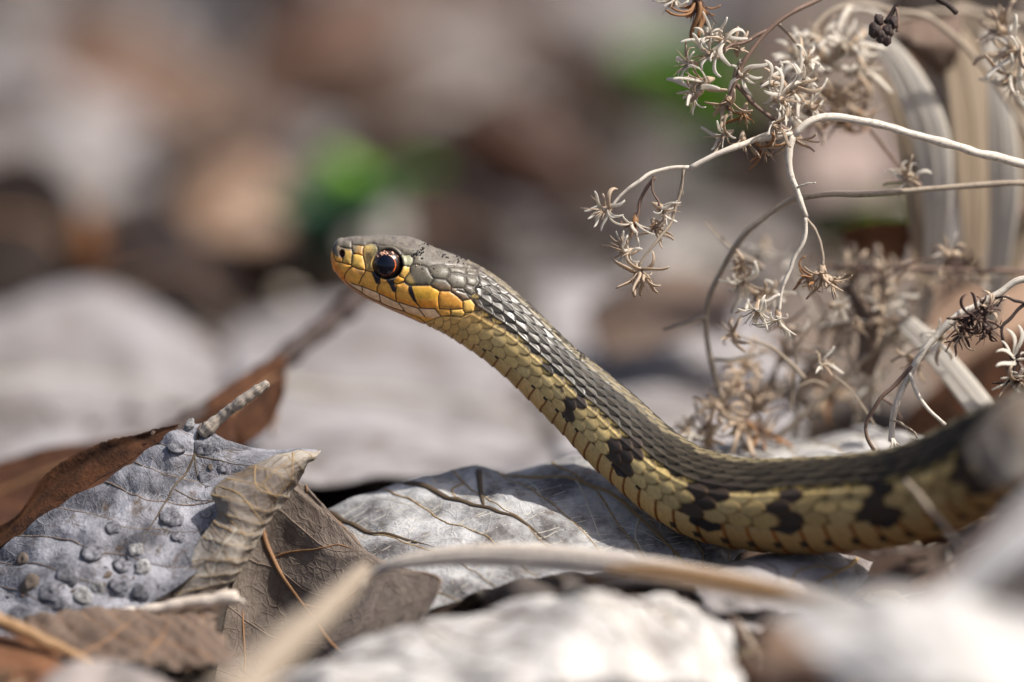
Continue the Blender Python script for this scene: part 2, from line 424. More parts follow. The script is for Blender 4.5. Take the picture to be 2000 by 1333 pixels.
# ------------------------------------------------------------------ generic leaves
def leaf_shape(L, Wd, nu=22, nv=10, curl=0.3, fold=0.3, bend=0.3, wav=1.5, lobes=0, ser=0.0, seed=0, thick=0.22):
    """blade along +y from the stalk, in local mm. returns verts, faces, uv and the midrib path"""
    r = np.random.default_rng(seed)
    u = np.linspace(0, 1, nu); v = np.linspace(-1, 1, nv)
    w = Wd * 0.5 * np.sin(np.pi * u ** 0.8) ** 0.75 * (1 - 0.25 * u)
    if lobes: w = w * (0.72 + 0.38 * np.cos(u * np.pi * 2 * lobes + 2.5))
    w = np.maximum(w, 0.25)
    U, Vv = np.meshgrid(u, v, indexing='ij')
    Wm = w[:, None] * (1 + ser * (np.abs(Vv) ** 6) * np.sin(U * 90 + seed))
    ang = bend * (U - .3) * 2 + .0
    # lengthwise bend: integrate direction
    dy = np.cos(bend * 2.2 * (u - .5)); dz = np.sin(bend * 2.2 * (u - .5))
    yc = np.r_[0, np.cumsum((dy[1:] + dy[:-1]) / 2)] / (nu - 1) * L
    zc = np.r_[0, np.cumsum((dz[1:] + dz[:-1]) / 2)] / (nu - 1) * L
    th = Vv * curl * 1.6
    cw = np.where(abs(curl) > 1e-3, np.sin(th) / (curl * 1.6 + 1e-6), Vv)
    ch = (1 - np.cos(th)) / (abs(curl) * 1.6 + 1e-6) * np.sign(curl)
    X = Wm * cw + L * .04 * np.sin(U * 3 + seed)
    Y = yc[:, None] + 0 * Vv + np.abs(Vv) * Wm * .25
    Z = zc[:, None] + Wm * ch + np.abs(Vv) * Wm * fold
    Z = Z + wav * fbm(U * 3.5 + seed, Vv * 2.2, seed) * (0.3 + np.abs(Vv)) * 1.3
    Pt = np.stack([X, Y, Z], -1)
    V, F = thicken(Pt, thick)
    uv = np.stack([U * L / 60, Vv * Wd / 120], -1).reshape(-1, 2)
    uv = np.vstack([uv, uv])
    mid = Pt[:, nv // 2] * .5 + Pt[:, (nv - 1) // 2] * .5
    stalk = np.array([[0, -L * .30, -L * .03], [0, -L * .15, 0], [0, -.5, 0]]) + mid[0]
    return V, F, uv, np.vstack([stalk, mid[1:]])

def thicken(G, t):
    """grid (nu,nv,3) -> closed slab"""
    nu, nv, _ = G.shape
    du = np.gradient(G, axis=0); dv = np.gradient(G, axis=1)
    nn = np.cross(du, dv); nn /= np.linalg.norm(nn, axis=-1)[..., None] + 1e-9
    A = (G + nn * t / 2).reshape(-1, 3); B = (G - nn * t / 2).reshape(-1, 3)
    i, j = np.meshgrid(np.arange(nu - 1), np.arange(nv - 1), indexing='ij')
    f = np.stack([i * nv + j, (i + 1) * nv + j, (i + 1) * nv + j + 1, i * nv + j + 1], -1).reshape(-1, 4)
    n0 = nu * nv
    rim = []
    loop = [i_ * nv for i_ in range(nu)] + [(nu - 1) * nv + j_ for j_ in range(1, nv)] + [i_ * nv + nv - 1 for i_ in range(nu - 2, -1, -1)] + [j_ for j_ in range(nv - 2, 0, -1)]
    for a, b_ in zip(loop, loop[1:] + loop[:1]): rim.append([b_, a, a + n0, b_ + n0])
    return np.vstack([A, B]), np.vstack([f, f[:, ::-1] + n0, np.array(rim)])

def rotm(yaw, pitch, roll):
    return (Matrix.Rotation(yaw, 3, 'Z') @ Matrix.Rotation(pitch, 3, 'X') @ Matrix.Rotation(roll, 3, 'Y'))

def dead_leaf(label, px, py, h, L, Wd, yaw, pitch, roll, mat, group=None, name='dead_leaf', d=None, cat='leaf', **kw):
    """a leaf centred on the line of sight through (px,py), its centre h mm above the ground. angles in degrees"""
    if d is None: d = depth_at(py, h)
    c = P(px, py, d)
    seed = int(px * 7 + py * 13) % 9973
    V, F, uv, mid = leaf_shape(L, Wd, seed=seed, **kw)
    off = V.mean(0)
    R = np.array(rotm(*[math.radians(a) for a in (yaw, pitch, roll)]))
    V = (V - off) @ R.T; mid = (mid - off) @ R.T
    low = (V[:, 2].min() + c[2])
    if low < -4: c = c + np.array([0, 0, -4 - low]) * .5
    t = thing(name, label, cat, c, group)
    link('blade', np_mesh('blade', V, F, uvs=uv), M[mat], t)
    rib = cr(mid, 26)
    V2, F2 = tube_np(rib, np.linspace(.9, .25, 26) * (L / 60) ** .5, 6)
    uv2 = np.stack([np.arange(len(V2)) % 6 / 6, np.arange(len(V2)) // 6 / 26], -1)
    link('midrib', np_mesh('midrib', V2, F2, uvs=uv2), M['vein_pale' if mat in ('pale', 'white', 'grey', 'blue', 'silver') else 'vein_orange'], t)
    return t

def build_litter():
    r = np.random.default_rng(21)
    mb = MB()
    pal = [lin(150, 142, 140), lin(125, 115, 110), lin(170, 160, 155), lin(110, 85, 68), lin(140, 105, 80), lin(85, 55, 38), lin(60, 38, 26), lin(120, 112, 112), lin(185, 178, 172)]
    tmpl = [leaf_shape(60, 38, 9, 5, curl=r.uniform(-.4, .5), fold=r.uniform(-.2, .4), bend=r.uniform(-.5, .5), wav=3, seed=k, thick=.3) for k in range(10)]
    cnt = 0
    while cnt < 2600:
        y = r.uniform(-620, 1900); x = r.uniform(-260 - max(y, 0) * .35, 260 + max(y, 0) * .35)
        V, F, uv, mid = tmpl[r.integers(10)]
        s = r.uniform(.5, 1.25)
        R = np.array(rotm(r.uniform(0, 6.28), r.normal(0, .17 if y < 200 else .42), r.normal(0, .2 if y < 200 else .5)))
        z = r.uniform(-7, -1) + float(dip(x, y)) - (4 if 40 < y < 330 else 0)
        Q = ((V - V.mean(0)) * s) @ R.T + np.array([x, y, z])
        if y < 40:
            rel = Q - O; dq = rel @ FW
            if (666.5 - (rel @ UP) * S / (S + dq) / K).min() < 1235: continue
        c = pal[r.integers(len(pal))] * r.uniform(.38, 1.0)
        mb.add(Q, F, c); cnt += 1
    o = link('leaf_litter', mb.mesh('leaf_litter'), M['litter'])
    tag(o, 'deep layer of small dead leaves covering the forest floor', 'leaf litter', kind='stuff')
build_litter()

def build_debris():
    """crumbs, broken stalks and leaf bits caught between the leaves"""
    r = np.random.default_rng(77); mb = MB()
    pal = [lin(120, 95, 72), lin(165, 145, 118), lin(80, 58, 42), lin(140, 132, 124), lin(50, 36, 28), lin(190, 178, 160)]
    for k in range(2400):
        y = r.uniform(-70, 300); x = r.uniform(-130 - max(y, 0) * .3, 130 + max(y, 0) * .3)
        z = r.uniform(-3, 5) + float(dip(x, y)) * .9
        c = pal[r.integers(len(pal))] * r.uniform(.5, 1)
        if k % 3:
            L = r.uniform(2, 14); a = r.uniform(0, 6.28); e = np.array([math.cos(a), math.sin(a), r.normal(0, .25)]) * L
            p = cr(np.array([[x, y, z], np.array([x, y, z]) + e * .5 + r.normal(0, .12, 3) * L * .4, np.array([x, y, z]) + e]), 7)
            V, F = tube_np(p, r.uniform(.12, .45) * np.linspace(1, .6, 7), 6)
        else:
            V, F, uv, mid = leaf_shape(r.uniform(3, 9), r.uniform(2, 6), 6, 5, curl=r.uniform(-.5, .6), wav=.5, seed=k, thick=.15)
            V = (V - V.mean(0)) @ np.array(rotm(r.uniform(0, 6.28), r.normal(0, .5), r.normal(0, .5))).T + [x, y, z + 1]
        rel = V - O; dq = rel @ FW
        if y < 20 and (666.5 - (rel @ UP) * S / (S + dq) / K).min() < 1150: continue
        mb.add(V, F, c)
    tag(link('plant_debris', mb.mesh('plant_debris'), M['litter']), 'broken stalks and leaf crumbs lying between the dead leaves', 'debris', kind='stuff')
build_debris()

# ------------------------------------------------------------------ the snake
def seg_dist(px, py, segs):
    """distance from points to the nearest of many segments"""
    best = np.full(px.shape, 1e9)
    for (x0, y0, x1, y1) in segs:
        dx, dy = x1 - x0, y1 - y0; L2 = dx * dx + dy * dy + 1e-9
        t = np.clip(((px - x0) * dx + (py - y0) * dy) / L2, 0, 1)
        dd = (px - x0 - t * dx) ** 2 + (py - y0 - t * dy) ** 2
        best = np.minimum(best, dd)
    return np.sqrt(best)

def in_poly(px, py, poly):
    ins = np.zeros(px.shape, bool)
    n_ = len(poly)
    for i in range(n_):
        x0, y0 = poly[i]; x1, y1 = poly[(i + 1) % n_]
        c = ((y0 > py) != (y1 > py)) & (px < (x1 - x0) * (py - y0) / (y1 - y0 + 1e-12) + x0)
        ins ^= c
    return ins

# seams between the head shields, traced on the side of the head: (zoom origin, factor, lines)
ZA = (640, 450, 12.5); ZB = (660, 530, 9.95); ZC = (780, 450, 9.95); ZD = (780, 550, 9.95)
SEAMS = [
 (ZA, [[(190,360),(150,430),(140,560),(160,680),(205,770)], [(205,770),(380,800),(590,860)], [(590,300),(590,450),(620,560),(595,700),(590,860)],
       [(300,400),(430,435),(520,445),(590,440)], [(620,580),(740,585),(860,620)], [(900,380),(870,480),(865,620),(890,720),(920,850),(940,990)],
       [(590,350),(740,365),(900,380),(960,330),(1050,310)], [(590,860),(620,890),(760,950),(940,990),(1120,1040)], [(600,900),(500,980),(430,1070),(400,1200)],
       [(940,990),(900,1080),(830,1180),(770,1325)], [(1050,310),(1180,330),(1230,420),(1250,520)], [(1230,360),(1450,400),(1650,440),(1800,540),(1860,620),(2000,600)],
       [(370,690),(370,790)]]),
 (ZC, [[(60,480),(180,480),(250,490),(285,560),(270,650),(220,710)], [(80,700),(220,715),(280,670)], [(220,710),(210,820),(110,950)], [(20,900),(110,950),(110,1010),(0,1050)],
       [(280,670),(400,680),(500,700),(570,735),(700,700),(830,680),(950,715),(1150,700),(1220,720),(1330,715),(1470,740)],
       [(110,1010),(200,1080),(600,1080),(680,950),(620,870),(560,740)], [(680,940),(910,970),(1000,830),(950,720)], [(600,1080),(790,1190),(1010,1190),(1020,1090),(910,970)],
       [(1000,840),(1150,840),(1280,880),(1310,1000),(1310,1060),(1250,1140),(1040,1130)], [(1280,880),(1480,900),(1550,1000),(1540,1060),(1440,1100),(1310,1060)],
       [(1310,720),(1310,880)], [(1310,790),(1470,790),(1510,860),(1480,900)], [(1440,1100),(1490,1220),(1400,1280),(1290,1200),(1250,1140)]]),
 (ZB, [[(270,250),(480,310),(760,420),(1130,600),(1560,730),(1900,740)], [(470,290),(480,390)], [(810,460),(830,590)], [(1190,640),(1290,770)], [(1570,740),(1690,890)],
       [(830,230),(770,320),(765,430)], [(1140,300),(1130,480),(1140,600)], [(1530,620),(1620,730)], [(1090,220),(1140,260),(1220,250),(1300,200)],
       [(1300,200),(1400,290)]]),
 (ZD, [[(380,530),(700,545),(820,690)], [(330,430),(430,530)], [(800,210),(770,300),(770,400),(790,530)], [(1010,210),(1130,290),(1240,400),(1240,540),(1000,550),(790,540)],
       [(1240,380),(1390,350),(1310,240),(1130,180)], [(1000,550),(1010,670),(830,690)], [(500,820),(820,690)], [(820,690),(1010,670),(1230,700),(1290,620),(1240,550)], [(1290,620),(1450,590),(1480,460),(1410,370),(1390,350)]]),
]
MOUTH = (ZB, [[(120,170),(220,270),(430,400),(600,510),(800,600),(1000,690),(1250,780),(1600,920),(1690,1000),(1760,1080)]])
def to_segs(groups):
    segs = []
    for (ox, oy, f), lines in groups:
        for ln in lines:
            q = [(ox + x / f, oy + y / f) for x, y in ln]
            segs += [(*a, *b_) for a, b_ in zip(q, q[1:])]
    return segs
HEADPOLY = [(600,440),(860,440),(890,470),(908,500),(914,522),(930,524),(936,550),(927,563),(930,573),(921,579),(921,585),(929,596),(926,609),(904,620),(862,620),(831,632),(832,648),(840,700),(600,700)]

TOP = [(645,497),(646,487),(651,477),(662,468),(680,463),(700,461),(720,460),(745,460),(770,461),(800,464),(820,470),(845,483),(880,496),(920,512),(960,535),(1000,565),(1040,600),(1080,640),(1120,678),(1180,725),(1240,775),(1300,830),(1350,866),(1400,886),(1470,898),(1560,896),(1650,890),(1740,876),(1810,850),(1870,820),(1940,786),(2020,752),(2100,728),(2200,710)]
BOT = [(645,497),(646,508),(650,522),(658,537),(668,549),(682,562),(700,575),(730,590),(760,604),(800,621),(835,637),(870,654),(900,673),(940,700),(970,724),(1000,750),(1050,800),(1100,850),(1150,905),(1200,950),(1260,1000),(1330,1043),(1400,1066),(1480,1078),(1560,1083),(1650,1079),(1740,1070),(1820,1052),(1900,1022),(2000,978),(2100,940),(2200,915)]
BLOTCH = [(1118,802), (1232,920), (1410,985), (1565,985), (1760,950), (1950,880)]

def build_snake():
    top = cr(np.array(TOP, float), 3000); bot = cr(np.array(BOT, float), 3000)
    # axis: first guess from matched arc length, then refined
    ax = cr(np.array([(646.0,499),(655,499.5),(670,502),(700,512),(760,532),(820,550),(870,570),(920,596),(970,635),(1020,676),(1070,722),(1130,782),(1190,840),(1250,893),(1310,940),(1380,973),(1470,987),(1560,990),(1650,984),(1750,970),(1840,941),(1930,897),(2010,858),(2100,832),(2190,815)], float), 1500)
    for it in range(4):
        T = np.gradient(ax, axis=0); T /= np.linalg.norm(T, axis=1)[:, None]
        Nn = np.stack([T[:, 1], -T[:, 0]], 1)      # up in the picture (y grows downwards)
        hu = np.zeros(len(ax)); hd = np.zeros(len(ax))
        for i in range(len(ax)):
            for (cur, sgn, out) in ((top, 1, hu), (bot, -1, hd)):
                r = cur - ax[i]
                al = r @ T[i]; ac = sgn * (r @ Nn[i])
                ok = (ac > -0.5) & (np.abs(al) < 2.0 + (i < 60) * 1.0) & (ac < 140)
                out[i] = ac[ok].min() if ok.any() else np.nan
        for a_ in (hu, hd):
            bad = np.isnan(a_); a_[bad] = np.interp(np.flatnonzero(bad), np.flatnonzero(~bad), a_[~bad])
        if it < 3:
            sh = (hu - hd) / 2 * np.clip((np.arange(len(ax)) - 60) / 60, 0, 1) * .7
            ax = ax + Nn * sh[:, None]
            k = np.ones(41) / 41
            pad = np.vstack([ax[:1].repeat(20, 0) + (np.arange(-20, 0)[:, None]) * (ax[1] - ax[0]), ax, ax[-1:].repeat(20, 0) + (np.arange(1, 21)[:, None]) * (ax[-1] - ax[-2])])
            sm = np.stack([np.convolve(pad[:, 0], k, 'valid'), np.convolve(pad[:, 1], k, 'valid')], 1)
            wgt = np.clip((np.arange(len(ax)) - 40) / 60, 0, 1)[:, None]
            ax = ax * (1 - wgt) + sm * wgt
    k = np.ones(15) / 15
    def smooth(a_):
        s_ = np.convolve(np.r_[np.full(7, a_[0]), a_, np.full(7, a_[-1])], k, 'valid'); w_ = np.clip((np.arange(len(a_)) - 30) / 40, 0, 1); return a_ * (1 - w_) + s_ * w_
    hu = smooth(hu); hd = smooth(hd)
    arc = np.r_[0, np.cumsum(np.linalg.norm(np.diff(ax, axis=0), axis=1))]
    dx = ax[:, 0]
    dep = np.interp(dx, [640, 900, 1050, 1150, 1250, 1400, 1500, 1600, 1750, 1900, 2050, 2200], [5.2, 5.4, 5, 4, 1, -5, -8.5, -12, -19, -29, -42, -58])
    kk = np.ones(61) / 61; dep = np.convolve(np.r_[np.full(30, dep[0]), dep, dep[-1] + (dep[-1] - dep[-2]) * np.arange(1, 31)], kk, 'valid')
    ks = K * (S + dep) / S
    C = P(ax[:, 0], ax[:, 1], dep)                 # centreline, world mm
    wy = np.interp(arc * K, [0, .25, .8, 2, 4, 7, 10, 13, 17, 20, 24, 30, 40, 60, 80, 100, 140], [0.3, 1.1, 1.9, 2.75, 3.5, 4.5, 5.4, 6.1, 6.5, 6.1, 5.5, 5.5, 5.8, 6.6, 7.3, 7.8, 8.0])
    HU = hu * ks; HD = hd * ks
    # beyond the picture: the body lies down and tapers into the tail
    tail = np.vstack([C[-1], C[-1] + [14, -18, -6], [118, -40, 12], [135, -10, 9], [150, 40, 8.5], [150, 95, 8], [125, 140, 7], [150, 190, 6], [190, 215, 5], [215, 260, 3.5], [205, 300, 2.5]])
    tp = cr(tail, 400)[1:]
    prof = np.linspace(1, 0, len(tp)) ** .6
    HUa = np.r_[HU, HU[-1] * np.maximum(prof, .06)]; HDa = np.r_[HD, HD[-1] * np.maximum(prof, .06)]; WYa = np.r_[wy, wy[-1] * np.maximum(prof, .06)]
    Ca = np.vstack([C, tp])
    sl = np.r_[0, np.cumsum(np.linalg.norm(np.diff(Ca, axis=0), axis=1))]
    s_frame = sl[len(C) - 1]
    # rings
    s1 = np.concatenate([np.array([0.012, .03, .06, .1, .15, .2, .26, .32]), np.arange(.39, 24, .085), np.arange(24, s_frame, .13), np.arange(s_frame, sl[-1], .8)])
    Cc = np.stack([np.interp(s1, sl, Ca[:, k_]) for k_ in range(3)], 1)
    s0 = 1.5
    blunt = np.sqrt(np.clip(1 - (1 - np.clip(s1 / s0, 0, 1)) ** 2.0, 0, 1))
    # tangents smoothed
    Ts = np.gradient(Cc, s1, axis=0); Ts /= np.linalg.norm(Ts, axis=1)[:, None]
    Lr = -FW[None] - Ts * (Ts @ -FW)[:, None]          # sideways, towards the camera
    # beyond the frame keep a transported frame
    i0 = np.searchsorted(s1, s_frame * .97)
    for i in range(i0, len(s1)):
        v_ = Lr[i - 1]; v_ = v_ - Ts[i] * v_.dot(Ts[i]); Lr[i] = v_
    Lr /= np.linalg.norm(Lr, axis=1)[:, None]
    Un = np.cross(Lr, Ts); Un /= np.linalg.norm(Un, axis=1)[:, None]
    if Un[10] @ UP < 0: Un = -Un
    hu1 = np.interp(s1, sl, HUa); hd1 = np.interp(s1, sl, HDa); wy1 = np.interp(s1, sl, WYa)
    for a_ in (hu1, hd1, wy1):
        v0 = np.interp(s0, s1, a_); tip = s1 < s0
        a_[tip] = v0 * blunt[tip]
    NP = 330
    psi = np.linspace(-math.pi, math.pi, NP, endpoint=False)   # 0 = top, +pi/2 towards the camera
    e = np.interp(s1, [0, 4, 12, 22, 30], [1.0, .86, .84, .95, 1.0])[:, None]
    cz = np.cos(psi)[None]; sy = np.sin(psi)[None]
    zz = np.sign(cz) * np.abs(cz) ** e; yy = np.sign(sy) * np.abs(sy) ** e
    # the head is widest low on the cheek and flat on top; the belly is flattened
    hh = sst(0, 4, s1)[:, None] * (1 - sst(20, 30, s1))[:, None]
    yy = yy * (1 - .13 * hh * np.clip(zz, 0, 1) ** 2 * 1.0)
    Zo = np.where(zz > 0, zz * hu1[:, None], zz * hd1[:, None]); Yo = yy * wy1[:, None]
    Pt = Cc[:, None] + Zo[..., None] * Un[:, None] + Yo[..., None] * Lr[:, None]
    # outward normals of the smooth body
    gu = np.gradient(Pt, axis=0); gv = np.roll(Pt, -1, 1) - np.roll(Pt, 1, 1)
    nn = np.cross(gv, gu); nn /= np.linalg.norm(nn, axis=-1)[..., None] + 1e-12
    if np.sum(nn[400, NP // 2 + NP // 4] * Lr[400]) < 0: nn = -nn
    # picture coordinates of every vertex (for the traced shields)
    rel = Pt - O
    dd = rel @ FW; px = (rel @ RT) * S / (S + dd) / K + 1000; py = 666.5 - (rel @ UP) * S / (S + dd) / K
    # compensate the far side for its smaller image so both sides carry the same shields
    dc = (Cc - O) @ FW
    px = (rel @ RT) * S / (S + dc[:, None]) / K + 1000; py = 666.5 - (rel @ UP) * S / (S + dc[:, None]) / K

    # ---- rolling of the scale pattern about the axis
    cxp = np.interp(s1, sl[:len(C)], dx)
    roll = np.radians(np.interp(cxp, [640, 880, 1000, 1150, 1300, 1450, 1600, 2000], [0, 2, 14, 24, 20, 8, 0, -2]))
    phi = np.abs((psi[None] - roll[:, None] + math.pi) % (2 * math.pi) - math.pi) + 0 * s1[:, None]
    side = np.sign((psi[None] - roll[:, None] + math.pi) % (2 * math.pi) - math.pi)
    PVa = np.radians(np.interp(cxp, [880, 940, 1000, 1080, 1200, 1500, 2200], [152, 140, 120, 107, 104, 111, 112]))[:, None]
    PV = PVa + 0 * phi
    phin = phi * math.radians(101) / PV
    rows_edge = np.radians([0, 8.5, 17.5, 26.5, 35.5, 45, 55, 66, 79, 93.5]); NRW = 9       # row centres
    r = np.interp(phin, rows_edge, np.arange(NRW + 1)); r = np.where(phin > rows_edge[-1], NRW + (phin - rows_edge[-1]) / math.radians(14), r)
    pitch = np.interp(cxp, [640, 900, 1000, 1100, 1200, 1300, 1450, 1600, 1800, 2200], [15, 20, 31, 33, 33.5, 37, 50, 57, 59, 60]) * K
    q1 = np.concatenate([[0], np.cumsum(np.diff(s1) / ((pitch[1:] + pitch[:-1]) / 2))])
    Q = q1[:, None] + 0 * phi
    # slight waviness so rows are not ruler straight
    Q = Q + .07 * vnoise(Q * .6, r * .7, 5); r = r + .06 * vnoise(Q * .8, r * 1.3 + 9, 6)
    H = np.full(Q.shape, -1.0); bi = np.zeros(Q.shape, int); bj = np.zeros(Q.shape, int); mm_ = np.full(Q.shape, 2.0); bb = np.zeros(Q.shape)
    for dj in (-1, 0, 1):
        j = np.round(r).astype(int) + dj
        off = (j % 2) * .5
        for di in (-1, 0, 1):
            i = np.round(Q - off).astype(int) + di
            a = (Q - off - i) / .64; b_ = (r - j) / np.where(j >= 7, .82, .74)
            a2 = np.where(a > 0, a * 1.0, a * .95)
            w_ = 1 - np.where(j >= 7, .18, .42) * np.clip(a, -.6, 1)                      # narrower towards the tip
            m_ = (np.abs(a2) ** 1.9 + np.abs(b_ / w_) ** 1.9) ** (1 / 1.9)
            h = (.30 + .70 * (a + 1) / 2) * sst(1.0, .80, m_) + .0 - .42 * b_ ** 2 * sst(1, .8, m_)
            h = np.where(m_ < 1, h, -1); h = np.where((j < 0) | (j > NRW), -1, h)
            up = h > H
            H = np.where(up, h, H); bi = np.where(up, i, bi); bj = np.where(up, j, bj); mm_ = np.where(up, m_, mm_); bb = np.where(up, b_, bb)
    H = np.maximum(H, 0)
    keel = np.exp(-(bb / .16) ** 2) * sst(8.2, 6.2, bj) * (H > 0.05)
    H = H + .34 * keel * sst(1, .6, mm_)
    # belly shields
    vm = phi > PV
    qq = Q - (phi - PV) * .15 + .25
    fr = qq - np.floor(qq)
    Hv = .25 + .55 * fr * sst(1.0, .93, fr) * sst(0, .03, fr) + 0
    Hv = np.where(fr > .96, .05, Hv)
    edge = sst(0, .05, phi - PV)
    Hv = Hv * (0.15 + .85 * edge)
    H = np.where(vm, Hv, H)
    ii = np.where(vm, np.floor(qq).astype(int), bi)
    # ---- colours
    C0 = np.zeros(Q.shape + (3,))
    def rnd(a, b_, s_):
        n_ = (a.astype(np.int64) * 374761393 + b_.astype(np.int64) * 668265263 + s_ * 1013904223) & 0xffffffff
        n_ = ((n_ ^ (n_ >> 13)) * 1274126177) & 0xffffffff
        return ((n_ ^ (n_ >> 16)) & 0xffff) / 65535.
    sj = bj * np.where(side >= 0, 1, -1)
    r1 = rnd(bi, sj, 1)[..., None]; r2 = rnd(bi, sj, 2)[..., None]; r3 = rnd(bi, sj, 3)
    dark = lin(58, 52, 43) * (.70 + .45 * r1) * (1 - .25 * (r2 > .8)) * (1 + .35 * keel[..., None])  # keels lightened: the glint along each ridge is painted in
    stripe = lin(128, 116, 90) * (.75 + .4 * r1)
    yel = lin(200, 178, 126) * (.80 + .30 * r1) * (1 + .10 * fbm(px / 5, py / 5, 52, 3)[..., None]) * (1 - np.array([0, .05, .18]) * r2)
    # centre of each scale along the body in photo pixels
    sc_ = np.interp(bi + (bj % 2) * .5, q1, s1); cx_ = np.interp(sc_, s1, cxp)
    cxv = np.interp(np.interp(ii + .2, q1, s1), s1, cxp)
    olive = lin(160, 140, 76)
    yrow = np.interp(cx_, [880, 960, 1060, 1150, 1300, 1500, 1700], [5.6, 6.2, 6.9, 6.5, 6.3, 6.6, 6.6]) + (r3 - .5) * 1.0
    col = np.where((bj >= yrow)[..., None], yel, dark)
    # the first pale row is dark at its upper and front corner; the last dark row is pale at its lower tip
    bdy = (bj >= yrow) & (bj < yrow + 1)
    tb = (sst(.1, -.75, bb + .35 * fbm(px / 4, py / 4, 58, 3)) * bdy)[..., None]
    col = col * (1 - tb) + tb * lin(44, 38, 32)
    bdk = (bj < yrow) & (bj >= yrow - 1)
    tb = (sst(.0, .7, bb + .4 * fbm(px / 4, py / 4, 59, 3)) * bdk * (r3 > .3))[..., None]
    col = col * (1 - tb * .8) + tb * .8 * lin(176, 152, 86)
    col = np.where((bj == 0)[..., None], stripe, col)
    col = np.where(((bj == 1) & (r3 > .12))[..., None], stripe * .85, col)
    flat = sst(1250, 1500, cx_)[..., None]  # shade on the right part of the flank, put into the colour
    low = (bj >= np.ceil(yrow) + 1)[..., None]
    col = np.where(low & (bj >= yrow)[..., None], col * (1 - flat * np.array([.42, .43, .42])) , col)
    oran = sst(1010, 900, cx_)[..., None] * (bj >= 6)[..., None]
    col = col * (1 + oran * np.array([.24, .0, -.28]))
    # belly shield colour
    rv_ = rnd(ii, 0 * ii + 50, 4)[..., None]
    vcol = lin(198, 170, 116) * (.8 + .25 * rv_) * (1 - sst(1250, 1500, cxv)[..., None] * np.array([.44, .45, .44]))  # belly shields darkened to the right, painting in the body's shade
    under = sst(0, .5, phi - PV)[..., None]
    vcol = vcol * (1 - under * np.array([.0, .10, .22]))
    vcol = vcol * (1 + sst(1010, 900, cxv)[..., None] * np.array([.10, -.06, -.2]))
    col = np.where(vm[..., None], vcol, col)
    # orange-brown seam at the free edge of the belly shields
    seam = np.where(vm, np.maximum(sst(.86, .96, fr), sst(.05, .0, fr)), 0)[..., None]
    col = col * (1 - seam) + seam * lin(120, 70, 28)
    # black bars on the flank
    for k_, (bx, by) in enumerate(BLOTCH):
        ic = np.argmin((px[:, NP // 2 + NP // 4] - bx) ** 2 + (py[:, NP // 2 + NP // 4] - by) ** 2)
        # nearest ring by axis
        ic = np.argmin((np.interp(s1, sl[:len(C)], ax[:, 0]) - bx) ** 2 + (np.interp(s1, sl[:len(C)], ax[:, 1]) - by) ** 2)
        qc = q1[ic]
        wq = [.70, .80, .55, .46, .50, .55][k_]
        qs = bi + (bj % 2) * .5
        lean = (bj - 7.5) * -.12
        jlo = [7, 6, 6, 6, 6, 6][k_]
        inb = (np.abs(qs - qc - lean + (r3 - .5) * .7) < wq) & (bj >= jlo) & ~vm
        col = np.where(inb[..., None], lin(58, 50, 45) * (.6 + .6 * r1), col)
        inv_ = vm & (np.abs(qq - qc - .3) < .62) & (phi < PV + math.radians([4, 12, 17, 12, 13, 12][k_]) - .25 * np.abs(qq - qc - .3))
        col = np.where(inv_[..., None], lin(38, 33, 34), col)
    # small dark corner marks on the belly shields
    cm = vm & (fr > .72) & (phi > PV + math.radians(22)) & (phi < PV + math.radians(34)) & (cxv > 1330)
    col = np.where(cm[..., None], lin(52, 44, 34), col)
    cm2 = vm & (fr > .70) & (phi < PV + math.radians(4)) & (cxv < 1330) & (cxv > 960) & (rnd(ii, 0 * ii, 9) > .45) & (np.abs(fbm(px / 3, py / 3, 71, 2)) < .5)
    col = np.where(cm2[..., None], lin(45, 36, 28), col)
    # skin between the scales
    gap = sst(.26, .03, H)[..., None] * (~vm)[..., None]
    gcol = np.where((bj >= yrow)[..., None], lin(66, 46, 26), lin(24, 20, 19))
    col = col * (1 - gap) + gap * gcol
    rim = (np.where(bj >= yrow, sst(.60, .97, mm_) * .92, sst(.40, 1.0, mm_) * .85) * ~vm)[..., None]
    col = col * (1 - rim) + rim * gcol
    amp = np.interp(cxp, [880, 960, 1150, 1500, 2200], [.24, .28, .34, .46, .52])[:, None]
    tailf = np.clip((s1[-1] - s1) / 60, .1, 1)[:, None]
    dispB = (H - .5) * amp * tailf

    # ---- head shields
    hm = s1 < 26
    hi = np.flatnonzero(hm)
    hx = px[hi]; hy = py[hi]
    dS = seg_dist(hx, hy, to_segs(SEAMS)); dM = seg_dist(hx, hy, to_segs([MOUTH]))
    inside = in_poly(hx, hy, HEADPOLY)
    polyseg = [(*a, *b_) for a, b_ in zip(HEADPOLY[2:17], HEADPOLY[3:18])]
    dB = seg_dist(hx, hy, polyseg)
    dS = np.minimum(dS, np.where(inside, dB, 99))
    hcol = np.zeros(hx.shape + (3,)) + lin(94, 87, 75)
    def paint(pts, c, soft=2.5, amt=1.0):
        """soft-edged colour patch inside a polygon (photo pixels)"""
        nonlocal hcol
        sg = [(*a, *b_) for a, b_ in zip(pts, pts[1:] + pts[:1])]
        dist = seg_dist(hx, hy, sg); sgn = np.where(in_poly(hx, hy, pts), dist, -dist)
        w_ = (sst(-soft, soft, sgn) * amt)[..., None]
        hcol = hcol * (1 - w_) + c * w_
    def z2(z, pts): return [(z[0] + x / z[2], z[1] + y / z[2]) for x, y in pts]
    top_c = lin(84, 79, 72)
    paint([(640,450),(680,440),(940,440),(930,520),(860,518),(835,516),(805,490),(780,482),(740,480),(700,477),(664,478)], top_c, 3)
    ylw = lin(236, 172, 78); orn = lin(240, 146, 64)
